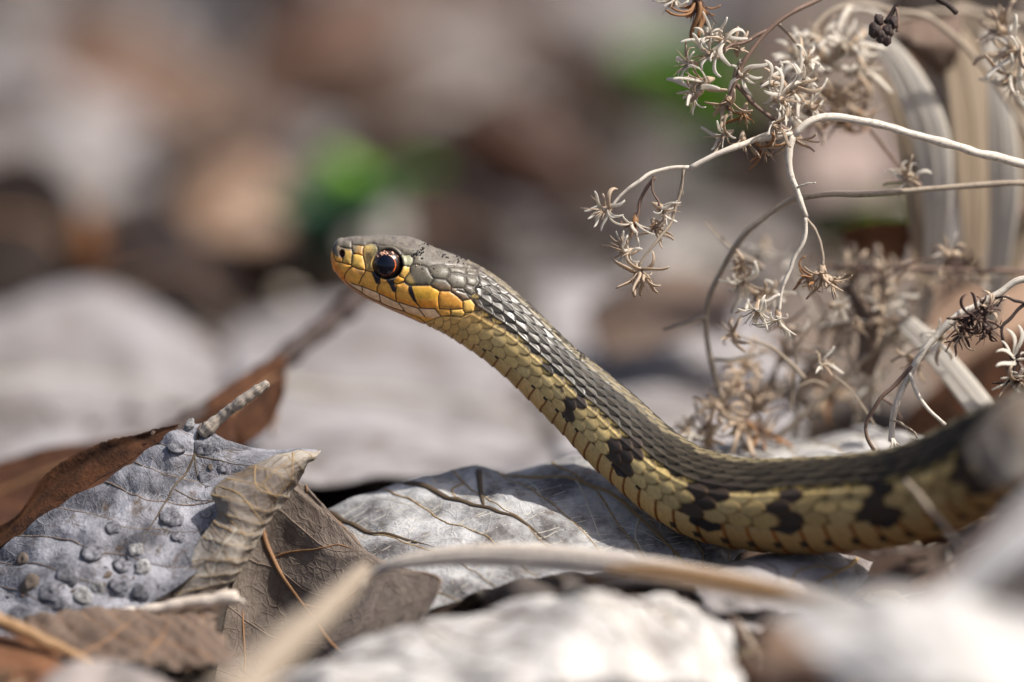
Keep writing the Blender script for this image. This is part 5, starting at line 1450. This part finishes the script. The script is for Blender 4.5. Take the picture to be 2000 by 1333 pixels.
# weed D: long straight stem that arches down behind the neck
D = thing('dried_weed', 'long straight pale stem that arches down behind the snake neck', 'dried weed', P(2330, 1180, 18))
stem(D, [(2330,1190,18),(2330,800,18),(2250,480,16),(2130,372,13),(2000,358,10),(1850,366,9),(1700,377,8),(1580,383,8),(1545,392,9),(1490,428,11),(1440,478,13),(1402,540,15),(1380,605,17),(1380,665,18),(1394,720,19),(1412,780,20),(1440,840,22),(1460,880,24)], 14, 10, 'stem_tan')
stem(D, [(1378,618,17),(1340,632,17),(1295,644,18)], 12, 5, 'stem_tan', name='stalk')
stem(D, [(1435,505,14),(1440,545,14),(1470,570,14)], 7, 6, 'stem_tan', name='stalk')
stem(D, [(1390,700,19),(1430,702,19),(1480,690,18)], 9, 5, 'stem_pale', name='stalk')
for (x, y, d, s_, m_, dr) in [(1445,545,13,44,'bract_pale',(.3,-.5,-.6)),(1475,575,13,40,'bract_tan',(.6,-.4,-.5)),(1440,515,13,34,'bract_tan',(.5,-.4,-.3)),(1500,570,14,36,'bract_pale',(.6,-.4,-.2)),
        (1410,800,20,50,'bract_tan',(-.4,-.5,.4)),(1440,840,22,56,'bract_tan',(.5,-.4,.4)),(1390,840,21,50,'bract_tan',(-.6,-.4,-.1)),(1345,845,20,46,'bract_pale',(-.4,-.4,.5)),(1470,800,26,54,'bract_tan',(.4,-.4,.6)),(1430,760,24,48,'bract_tan',(.3,-.4,.7)),(1480,850,24,48,'bract_rust',(.5,-.3,.4)),(1455,720,26,44,'bract_tan',(.2,-.4,.8))]:
    seed_head(D, x, y, d, s_, dr, nb=9, mat=m_)

# weed E: bright curved stem at the right, in focus
E = thing('dried_weed', 'bright curved stem at the right edge drooping to the snake back, forked at its tip', 'dried weed', P(2260, 1180, -6))
stem(E, [(2260,1230,-6),(2260,900,-4),(2200,640,-2),(2100,535,-1),(2000,546,0),(1940,580,0),(1880,612,0),(1830,655,0),(1795,700,0),(1770,745,1),(1752,790,1),(1744,830,2),(1742,862,2)], 18, 13, 'stem_pale')
stem(E, [(1782,715,0),(1755,745,1),(1715,785,1),(1692,825,2),(1692,855,2),(1706,880,3)], 8, 7, 'stem_brown')
stem(E, [(1778,728,0),(1790,765,0),(1815,800,-1),(1845,830,-2)], 9, 7, 'stem_pale')
stem(E, [(1746,820,1),(1765,830,1),(1785,843,1),(1790,856,1)], 6, 3, 'stem_tan', name='stalk')
for k, (x, y) in enumerate([(1735,880),(1748,884),(1758,870),(1745,868)]):
    stem(E, [(1742,855,2),((1742 + x) / 2 + 4, 868, 1),(x, y + 4, 1)], 5, 3, 'stem_pale', n=14, name='stalk')
# dark twiglets along E
Fd = thing('dried_weed', 'dark brown bristly twig hanging over the bright curved stem at the right edge', 'dried weed', P(2200, 1180, -3))
stem(Fd, [(2200,1230,-3),(2190,800,-3),(2120,600,-3),(2040,580,-3),(2000,596,-3),(1975,620,-3),(1958,640,-3),(1960,670,-3),(1975,700,-3),(1985,715,-3),(1962,755,-3)], 9, 6, 'stem_dark')
stem(Fd, [(1958,640,-3),(1935,628,-2),(1915,620,-2),(1890,618,-2)], 6, 5, 'stem_brown')
stem(Fd, [(2010,595,-3),(1985,588,-3),(1965,580,-3),(1940,582,-2)], 6, 4, 'stem_dark')
for (x, y, s_, m_, dr) in [(1920,612,34,'bract_dark',(-.5,-.6,.3)),(1900,615,38,'bract_dark',(-.6,-.5,-.4)),(1935,605,30,'bract_tan',(.1,-.5,.8)),(1885,635,32,'bract_dark',(-.3,-.5,-.8)),(1875,655,26,'bract_tan',(-.2,-.6,-.7)),(1925,640,34,'bract_dark',(.3,-.4,-.8)),
        (1985,700,42,'bract_pale',(.3,-.6,.5)),(1975,730,36,'bract_pale',(.4,-.5,-.5)),(1990,735,36,'bract_tan',(-.2,-.5,-.7))]:
    seed_head(Fd, x, y, -3, s_, dr, nb=8, mat=m_, core='bract_dark')

# dark pods hanging from the top edge
t = thing('dried_pod', 'dark shrivelled pod cluster hanging from the top edge at right', 'dried pod', P(1760, -40, 6))
stem(t, [(1800,-60,6),(1765,-5,5),(1745,20,5),(1728,45,5)], 9, 9, 'stem_dark')
stem(t, [(1750,10,5),(1755,40,4),(1750,62,4)], 6, 5, 'stem_brown')
for (x, y, r0_) in [(1708,58,1.0),(1722,72,1.0),(1735,60,.9),(1745,45,.8),(1716,40,.8),(1732,78,.8)]:
    c = P(x, y, 4); V, F = cap_np(r0_, .05, 3.1, 10, 12)
    V = V * (1 + .2 * vnoise(V[:, 0] * 3, V[:, 2] * 3, int(x)))[:, None] * [1, 1, 1.35]
    link('pod', np_mesh('pod', sub(V + c, t), F, uvs=V[:, [0, 2]] * .2), M['stem_dark'], t)
t = thing('dried_pod', 'rust-coloured split pod hanging from the top edge above the gap', 'dried pod', P(1365, -40, 3))
stem(t, [(1380,-60,3),(1366,-20,3),(1362,0,3)], 7, 6, 'stem_brown')
hd = seed_head(t, 1362, -8, 3, 56, (0,-.1,-1), nb=9, mat='bract_rust', open_=.25, core='bract_dark')
t = thing('dried_weed', 'tiny pale seed head poking in at the top edge beside the split pod', 'dried weed', P(1320, -30, 4))
stem(t, [(1380,-80,4),(1340,-40,4),(1325,-14,4)], 6, 5, 'stem_tan')
seed_head(t, 1318, -6, 4, 34, (-.5,-.3,-.8), nb=6)
t = thing('dark_twig', 'short black twig tip pointing down from the top edge near the right corner', 'twig', P(1845, -30, 6))
stem(t, [(1800,-60,6),(1832,-6,6),(1850,8,6),(1868,26,6)], 22, 9, 'stem_dark')

# blurred stems behind
specs = [
 ('thick brown blurred stem running diagonally behind the right edge', [(2120,330,55),(2000,405,50),(1920,460,48),(1850,515,46),(1790,570,44),(1740,620,42),(1660,720,40)], 26, 16, 'stem_brown'),
 ('second blurred brown stem just below the thick diagonal one', [(2120,420,60),(2000,478,58),(1930,525,56),(1860,570,54),(1800,640,52)], 18, 10, 'stem_brown'),
 ('horizontal blurred brown stem at mid height of the right edge', [(2120,545,30),(2000,532,28),(1900,530,27),(1800,526,26),(1680,524,26),(1600,520,26)], 12, 8, 'stem_brown'),
 ('soft tan stem slanting up from the snake back to the right', [(1505,865,30),(1580,800,28),(1660,725,27),(1730,665,26),(1760,640,26)], 12, 12, 'stem_tan'),
 ('thin pale blurred stem crossing near the top right corner', [(2120,40,48),(2000,40,46),(1900,24,44),(1800,28,42),(1700,60,40)], 16, 12, 'stem_tan'),
 ('blurred tan stem hanging in an S curve right of the arched stem', [(1690,540,36),(1670,620,36),(1640,680,36),(1590,710,36),(1560,750,36),(1555,830,36),(1540,900,36)], 10, 10, 'stem_tan'),
 ('thin pale arc of stem left of the dark pods', [(1640,60,30),(1655,25,30),(1690,18,30),(1725,36,30),(1745,70,32)], 12, 9, 'stem_pale'),
]
for lb, pts, w0, w1, mt in specs:
    t = thing('dried_stalk', lb, 'dried stalk', P(*pts[0]))
    stem(t, pts, w0, w1, mt, wob=.2)
# tangle of seed heads on a blurred weed in the middle right
Gw = thing('dried_weed', 'tangled soft-focus brown weed filling the space between arched stem and grass blades', 'dried weed', P(1640, 1000, 34))
stem(Gw, [(1640,1020,34),(1650,900,34),(1680,780,34),(1710,660,32),(1720,560,32),(1715,480,32)], 9, 7, 'stem_tan')
stem(Gw, [(1680,780,34),(1750,700,36),(1790,600,36),(1800,520,36)], 8, 6, 'stem_tan')
stem(Gw, [(1700,700,34),(1650,640,32),(1640,560,32)], 7, 5, 'stem_tan')
for (x, y, d, s_, m_, dr) in [(1665,545,28,54,'bract_tan',(-.3,-.4,.6)),(1720,600,28,54,'bract_pale',(.1,-.5,.6)),(1730,560,30,50,'bract_tan',(.3,-.4,.7)),(1745,650,28,46,'bract_pale',(-.2,-.6,-.5)),(1775,650,28,44,'bract_pale',(.3,-.5,-.7)),
        (1700,740,30,46,'bract_pale',(-.2,-.5,-.7)),(1640,630,36,50,'bract_tan',(-.4,-.4,-.5)),(1600,700,36,50,'bract_tan',(-.4,-.4,-.6)),(1560,780,40,56,'bract_tan',(-.3,-.4,.5)),(1800,540,40,54,'bract_tan',(.3,-.4,.6)),(1840,500,42,56,'bract_dark',(0,-.4,-.6)),(1890,528,28,30,'bract_dark',(0,-.9,.1)),
        (1620,780,44,60,'bract_rust',(.2,-.4,.7)),(1510,740,34,50,'bract_pale',(-.2,-.4,-.6)),(1530,700,34,46,'bract_tan',(.2,-.4,.7))]:
    seed_head(Gw, x, y, d, s_, dr, nb=8, mat=m_)

rk = random.Random(12)
for k in range(34):
    x0 = rk.choice([1640,1690,1720,1600,1540,1780,1460]) + rk.gauss(0, 30); y0 = rk.uniform(520, 860); d0 = rk.uniform(12, 50)
    a = rk.uniform(-2.9, -.2); L_ = rk.uniform(60, 190); b_ = rk.uniform(-.9, .9)
    pts = [(x0, y0, d0), (x0 + L_ * .5 * math.cos(a), y0 + L_ * .5 * math.sin(a), d0 - 1), (x0 + L_ * (.5 * math.cos(a) + .5 * math.cos(a + b_)), y0 + L_ * (.5 * math.sin(a) + .5 * math.sin(a + b_)), d0 - 2)]
    stem(Gw, pts, rk.uniform(4, 9), rk.uniform(2, 4), rk.choice(['stem_tan', 'stem_pale', 'stem_brown', 'stem_tan']), n=20, name='stalk')
    if k % 2 == 0:
        seed_head(Gw, *pts[-1], rk.uniform(28, 44), (rk.gauss(0, .6), -.5, rk.gauss(0, .6)), nb=6, mat=rk.choice(['bract_pale', 'bract_tan', 'bract_pale']))
# broad bleached grass blades, right background
ribs = [
 ('wide bleached white grass blade curving down behind the pods, brightest of the group', [(1640,60,37),(1700,70,36),(1745,110,34),(1790,190,33),(1820,280,33),(1830,380,34),(1825,480,37),(1800,620,42)], [14,38,66,78,68,50,36,26], 'strap', -.5),
 ('tan grass blade curving close left of the white blade', [(1700,130,39),(1735,180,38),(1765,250,37),(1785,340,37),(1800,440,38),(1810,560,42)], [14,36,54,60,50,34], 'strap_tan', -.4),
 ('broad tan-brown grass blade arching right of the white blade', [(1755,150,45),(1780,60,44),(1840,50,43),(1880,130,43),(1900,250,43),(1905,400,44),(1900,560,48)], [14,40,80,100,92,70,44], 'strap_tan', .6),
 ('pale grass blade standing nearest the right edge', [(1925,60,37),(1945,160,36),(1958,260,36),(1962,380,37),(1950,520,40),(1930,650,44)], [20,42,62,58,44,28], 'strap', -.5),
 ('flat grey-white grass blade slanting down to the snake back at right', [(1730,600,26),(1790,650,24),(1850,715,22),(1910,790,20),(1960,860,18),(2010,930,18)], [26,42,50,54,52,40], 'strap', .05),
 ('brown translucent grass blade behind the pale blades', [(1850,20,57),(1960,100,55),(2000,220,54),(1990,380,54),(1960,560,57)], [60,90,90,80,60], 'strap_tan', .2),
]
for lb, pts, ws, mt, tw in ribs:
    ribbon('grass_blade', lb, pts, ws, mt, 'grass blade', thick=.2, twist=tw, cup=.04, nlines=1)
ctrl = [
 [(1640,455,48),(1700,435,48),(1760,432,50),(1790,440,50)],
 [(1650,475,50),(1700,470,50),(1750,475,52),(1780,480,52)],
 [(1680,500,50),(1710,505,50),(1745,510,52),(1770,515,52)],
]
hero('dead_leaf', 'small dark brown pointed leaf hanging among the stems at the right', ctrl, 'brown', nu=20, nv=24, crin=.4, cs=6, seed=151)
ctrl = [
 [(1700,880,62),(1780,800,60),(1860,730,58),(1960,660,58),(2060,600,58)],
 [(1740,960,60),(1820,860,58),(1900,800,56),(1990,720,56),(2080,660,56)],
 [(1800,1000,58),(1880,920,56),(1950,860,55),(2030,790,55),(2100,730,55)],
]
hero('dead_leaf', 'glowing orange-brown leaf behind the right end of the snake', ctrl, 'rust', nu=24, nv=40, crin=1, cs=10, seed=153)
ctrl = [
 [(1780,560,120),(1860,540,118),(1960,520,116),(2080,500,116)],
 [(1800,680,104),(1880,660,102),(1970,640,100),(2080,620,100)],
 [(1830,800,92),(1900,780,90),(1980,760,88),(2080,740,88)],
]
hero('dead_leaf', 'pale beige leaf standing behind the curved stem at the right edge', ctrl, 'tan', nu=24, nv=30, crin=2, cs=20, seed=157)
ctrl = [
 [(1880,860,-62),(1930,810,-62),(1980,775,-62),(2060,750,-62)],
 [(1895,905,-66),(1945,880,-68),(2000,850,-70),(2070,830,-70)],
 [(1920,960,-66),(1970,950,-70),(2020,930,-72),(2080,910,-72)],
]
hero('dead_leaf', 'soft pale tan leaf blurred in front of the snake at the right edge', ctrl, 'curl', nu=24, nv=30, crin=1.2, cs=8, seed=159)
t = thing('dried_stalk', 'thin tan stalk crossing in front of the snake flank at the right', 'dried stalk', P(1900, 1120, -40))
stem(t, [(1770,940,-34),(1810,985,-38),(1850,1035,-42),(1880,1085,-46)], 10, 8, 'stem_tan', wob=.2)
t = thing('leaf_scrap', 'tiny glossy red leaf scrap under the snake belly', 'leaf scrap', P(1830, 1050, -20))
tube_part('scrap', P([1800,1825,1850],[1058,1052,1058],[-22,-22,-21]), 1.1, .5, 'rust', t, n=10)

# ------------------------------------------------------------------ background leaves (each one a thing)
def bgpatch(label, pts4, mat, seed, crin=3, cs=30, name='dead_leaf'):
    hero(name, label, pts4, mat, nu=26, nv=34, crin=crin, cs=cs, seed=seed, veins=[([(.5,0),(.5,.5),(.5,1)], 'vein_pale' if mat in ('pale','white','grey') else 'vein_orange', .8, .4)], thick=.35)
def gp(px, py, h): return (px, py, depth_at(py, h))

# pale mound at the left, behind the blue-grey leaf
bgpatch('large pale leaf forming a rounded mound at the left, behind the blue-grey leaf', [
 [(-160,640,175),(0,590,180),(130,565,185),(260,585,180),(380,640,170),(470,690,160)],
 [(-160,720,150),(0,690,152),(130,670,155),(260,680,150),(390,720,142),(480,750,135)],
 [(-160,820,110),(0,800,112),(130,790,112),(260,790,108),(400,800,104),(500,810,98)],
 [(-160,920,75),(0,910,76),(130,900,76),(260,890,74),(400,880,70),(520,870,66)]], 'pale', 201)
bgpatch('pale lavender-grey leaf spread on the ground below the snake head', [
 [(430,620,190),(560,590,195),(720,575,200),(880,600,195),(1020,650,185),(1160,720,170)],
 [(450,720,140),(580,700,145),(740,690,148),(900,710,143),(1040,750,133),(1160,800,122)],
 [(480,820,95),(600,810,98),(760,800,100),(920,820,96),(1060,850,90),(1180,880,82)],
 [(500,950,48),(640,940,50),(800,930,50),(950,930,48),(1090,930,46),(1200,940,42)]], 'pale', 202)
bgpatch('grey leaf beneath the right part of the neck, behind the arched stem', [
 [(1060,560,210),(1220,540,212),(1330,545,210),(1450,590,200),(1560,640,190)],
 [(1060,660,160),(1230,650,162),(1340,660,158),(1450,690,150),(1570,720,142)],
 [(1070,780,110),(1240,770,112),(1340,780,108),(1450,800,102),(1570,820,96)],
 [(1090,880,70),(1260,880,70),(1350,890,68),(1450,900,64),(1570,900,62)]], 'pale', 203)
bgpatch('reddish-brown leaf lying across the ground between neck and arched stem', [
 [(1130,590,150),(1220,540,150),(1330,520,150),(1440,540,145)],
 [(1150,650,135),(1240,600,135),(1340,585,135),(1440,600,130)],
 [(1190,700,120),(1270,670,120),(1350,650,120),(1430,650,118)]], 'umber', 204)
bgpatch('dark reddish leaf edge low behind the blue-grey leaf at far left', [
 [(-120,900,60),(0,905,58),(120,870,54),(240,845,50),(360,815,46),(440,770,44)],
 [(-120,960,50),(0,955,48),(120,920,45),(240,880,42),(360,850,38),(450,800,38)],
 [(-120,1060,30),(0,1040,28),(120,1000,28),(240,950,28),(360,900,26),(460,860,26)]], 'rust', 205, 1.5, 14)
bgpatch('dark rust leaf rising from the twig behind the stalk of the blue-grey leaf', [
 [(350,840,40),(420,770,44),(500,720,48),(560,695,52)],
 [(400,860,36),(450,800,40),(510,750,44),(558,720,46)],
 [(440,900,32),(490,860,34),(530,820,36),(545,760,40)]], 'rust', 206, 1, 10)
# near-black leaves that paint the shade of hollows at the left
bgpatch('dark brown upright leaf with hollow shade in its colour at the left edge', [
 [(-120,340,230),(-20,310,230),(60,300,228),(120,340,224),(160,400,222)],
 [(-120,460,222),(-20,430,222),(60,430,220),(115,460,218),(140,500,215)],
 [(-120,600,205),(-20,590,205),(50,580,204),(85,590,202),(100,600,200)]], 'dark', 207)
bgpatch('orange-brown leaf with backlit glow in its colour beside the dark upright leaf at the left', [
 [(20,320,285),(90,370,280),(150,450,216),(165,520,214)],
 [(60,330,280),(125,380,275),(175,460,212),(190,540,210)],
 [(100,350,276),(160,400,270),(200,480,208),(220,570,206)]], 'glow', 208)  # orange colour carries the backlit glow
bgpatch('dark reddish-brown leaf with hollow shade in its colour curled over the top of the pale mound', [
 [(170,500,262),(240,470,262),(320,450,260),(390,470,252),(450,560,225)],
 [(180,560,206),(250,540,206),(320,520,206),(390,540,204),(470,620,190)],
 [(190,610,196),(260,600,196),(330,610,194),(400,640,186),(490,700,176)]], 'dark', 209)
bgpatch('dark brown leaf with shade in its colour left of the pinkish leaf', [
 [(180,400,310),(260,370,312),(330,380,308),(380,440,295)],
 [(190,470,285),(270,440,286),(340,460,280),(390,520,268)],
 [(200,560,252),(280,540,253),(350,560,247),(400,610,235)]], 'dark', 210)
bgpatch('pinkish tan leaf upright left of the green sprout', [
 [(330,350,330),(420,300,335),(510,300,335),(570,350,326)],
 [(350,450,295),(430,420,298),(520,420,298),(580,460,290)],
 [(380,560,258),(450,550,260),(520,560,258),(580,590,250)],
 [(400,680,215),(460,680,215),(520,690,213),(570,700,210)]], 'tan', 211)
bgpatch('pale grey leaf with drooping points above the dark hollow at the left', [
 [(-160,90,520),(0,60,530),(140,90,525),(280,150,510),(400,190,500)],
 [(-160,200,440),(0,180,445),(150,190,442),(290,230,430),(400,260,420)],
 [(-160,290,380),(0,290,380),(150,300,378),(290,320,372),(380,340,366)],
 [(-160,360,340),(0,370,336),(140,390,330),(270,430,318),(350,400,325)]], 'pale', 212, 5, 35)
bgpatch('dull grey leaf at the top left corner', [
 [(-160,-120,760),(60,-120,770),(300,-110,770),(520,-90,760)],
 [(-160,0,640),(60,-10,645),(300,0,645),(520,20,635)],
 [(-160,90,560),(60,80,565),(300,100,560),(520,120,552)]], 'grey', 213, 5, 40)
bgpatch('brown leaf in the upper middle of the background', [
 [(560,-20,640),(660,-60,660),(780,-60,660),(880,0,640)],
 [(560,70,560),(660,50,575),(780,60,572),(860,110,550)],
 [(580,150,505),(660,150,508),(760,170,500),(830,200,488)]], 'brown', 214, 4, 35)
bgpatch('long light grey leaf crossing behind the green sprout', [
 [(480,220,455),(620,210,460),(760,230,452),(900,200,465),(960,170,478)],
 [(500,290,410),(640,290,412),(780,290,412),(900,270,420),(970,240,432)],
 [(520,360,370),(660,360,372),(790,350,376),(900,360,372),(960,360,372)]], 'pale', 215, 4, 35)
bgpatch('brown curled leaf with grey rim in the centre background', [
 [(880,190,470),(960,165,480),(1040,230,455),(1110,320,412)],
 [(870,280,425),(950,270,428),(1020,320,408),(1080,390,378)],
 [(860,380,375),(940,380,375),(1010,410,362),(1070,450,345)]], 'tan', 216, 4, 30)
bgpatch('grey-brown leaf behind the snake head in the background', [
 [(840,380,360),(960,370,364),(1080,400,352),(1180,440,336)],
 [(840,460,318),(960,460,318),(1080,480,310),(1180,520,295)],
 [(860,560,262),(960,570,258),(1080,600,246),(1180,640,230)]], 'grey', 217, 4, 30)
bgpatch('pale grey leaf in the top right of the open background', [
 [(1080,-80,700),(1200,-100,720),(1330,-90,715),(1440,-40,690)],
 [(1090,10,620),(1210,0,630),(1330,10,625),(1430,50,600)],
 [(1110,90,560),(1220,90,562),(1330,110,552),(1420,150,532)]], 'pale', 218, 4, 35)
bgpatch('dusky brown leaf in the top centre of the background', [
 [(880,10,625),(980,-10,640),(1080,20,625),(1170,80,590)],
 [(900,100,555),(990,90,560),(1090,120,545),(1180,180,515)],
 [(960,160,515),(1040,180,505),(1120,230,478),(1200,290,448)]], 'brown', 219, 4, 35)
bgpatch('soft grey leaf behind the drooping left branch of the pale weed', [
 [(1180,260,452),(1290,260,452),(1400,290,438),(1500,320,425)],
 [(1180,350,398),(1290,350,398),(1400,380,385),(1500,410,372)],
 [(1180,460,345),(1290,460,345),(1400,480,336),(1500,510,322)]], 'grey', 220, 4, 35)
bgpatch('peach-pink leaf behind the fork of the pale stem', [
 [(1560,250,300),(1620,235,302),(1700,250,300),(1740,290,292)],
 [(1560,310,285),(1630,310,285),(1700,320,283),(1750,350,276)],
 [(1570,370,265),(1630,375,264),(1700,380,262),(1740,390,260)]], 'pink', 221, 2, 20)
bgpatch('very dark leaf behind the gap between white and tan grass blades', [
 [(1730,-60,110),(1800,-60,110),(1870,-60,110),(2000,-60,112)],
 [(1740,120,104),(1810,120,104),(1880,130,104),(2010,130,106)],
 [(1760,320,98),(1830,330,98),(1900,340,98),(2030,350,100)]], 'dark', 224, 2, 20)
bgpatch('grey-brown leaf filling the background above the right grass blades', [
 [(1480,-60,560),(1620,-60,560),(1780,-60,560),(2100,-60,560)],
 [(1480,100,460),(1620,100,460),(1780,100,460),(2100,100,460)],
 [(1480,250,380),(1620,250,380),(1780,250,380),(2100,250,380)]], 'taupe', 222, 5, 35)
bgpatch('dull tan leaf low behind the right tangle of stems', [
 [(1500,560,220),(1640,540,225),(1780,560,220),(1900,600,210)],
 [(1500,680,170),(1640,670,172),(1780,690,166),(1900,720,160)],
 [(1520,820,120),(1640,820,120),(1780,840,116),(1900,870,110)]], 'taupe', 223, 3, 25)
bgpatch('black-brown leaf with hollow shade in its colour just behind the back of the snake head', [
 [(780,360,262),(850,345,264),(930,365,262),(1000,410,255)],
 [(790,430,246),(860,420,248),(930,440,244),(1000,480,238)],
 [(800,520,232),(870,520,232),(940,540,228),(1010,570,222)]], 'dark', 225, 2, 20)  # near-black sheet paints the shade of a hollow
hero('dead_leaf', 'curled dark brown leaf hanging beneath the pods at the upper right', [
 [(1750,25,44),(1790,36,42),(1840,38,42),(1885,20,44)],
 [(1752,70,38),(1790,80,36),(1840,84,37),(1880,76,40)],
 [(1775,105,40),(1805,118,39),(1840,128,40),(1868,130,42)],
 [(1810,130,44),(1830,146,44),(1848,160,45),(1862,175,46)]], 'umber', nu=30, nv=30, crin=.8, cs=6, seed=161)
hero('dead_leaf', 'thin tan curled leaf strip between the bristly twig and the leaning grey-white blade', [
 [(1640,560,30),(1665,600,28),(1680,660,28),(1665,720,30)],
 [(1655,555,27),(1690,600,25),(1705,665,25),(1685,730,28)],
 [(1672,560,30),(1712,605,28),(1728,668,28),(1704,738,30)]], 'umber', nu=16, nv=40, crin=.5, cs=5, seed=162)
# green sprouts
def sprout(label, px, py, h, L, mat, n, seed):
    n = int(n * 1.6)
    r = np.random.default_rng(seed); d = depth_at(py, h); c = P(px, py, d); base = np.array([c[0], c[1], 0])
    t = thing('green_sprout', label, 'plant', base)
    for k in range(n):
        V, F, uv, mid = leaf_shape(L * r.uniform(.7, 1.1), L * .55, 14, 7, curl=.3, fold=.2, bend=-.5, wav=1, seed=seed + k, thick=.3)
        R = np.array(rotm(r.uniform(0, 6.28), r.uniform(.2, .9), 0))
        o = base + [0, 0, h * r.uniform(.5, .9)]
        link('leaflet', np_mesh('leaflet', sub(V @ R.T + o, t), F, uvs=uv), M[mat], t)
    tube_part('stem', np.array([base + [0, 0, -3], base + [1, 0, h * .4], base + [0, 0, h * .9]]), .8, .6, mat, t, n=8)
sprout('bright green sprout glowing behind the snake head', 718, 405, 9, 20, 'green', 7, 301)
sprout('dark green leaves low in front of the bright sprout', 625, 480, 8, 21, 'teal', 6, 302)
sprout('muted green sprout far behind the left seed heads', 1345, 220, 12, 28, 'green', 6, 303)
sprout('small green patch behind the long straight stem', 1650, 415, 8, 15, 'green', 5, 304)
# twig under the chin
t = thing('fallen_twig', 'dark blurred twig rising from the rust leaf to behind the snake chin', 'twig', P(350, 830, 40))
stem(t, [(300,870,38),(380,815,42),(470,760,48),(555,700,54),(630,640,60),(700,582,66),(760,530,72)], 40, 50, 'stem_dark', wob=.3)
stem(t, [(556,705,54),(548,760,48),(530,850,42)], 12, 8, 'stem_brown', wob=.2)

# repeats of a kind share a group
GROUPS = {'leaf': 'dead leaves on the forest floor', 'dried weed': 'dried weeds standing at the right', 'dried stalk': 'loose dried stalks at the right', 'grass blade': 'dry grass blades',
          'straw': 'broken straws at the lower left', 'plant': 'green sprouts in the background', 'dried pod': 'dried pods at the top edge'}
for o in COL.objects:
    if o.parent is None and o.get('category') in GROUPS and not o.get('kind'):
        o['group'] = GROUPS[o['category']]
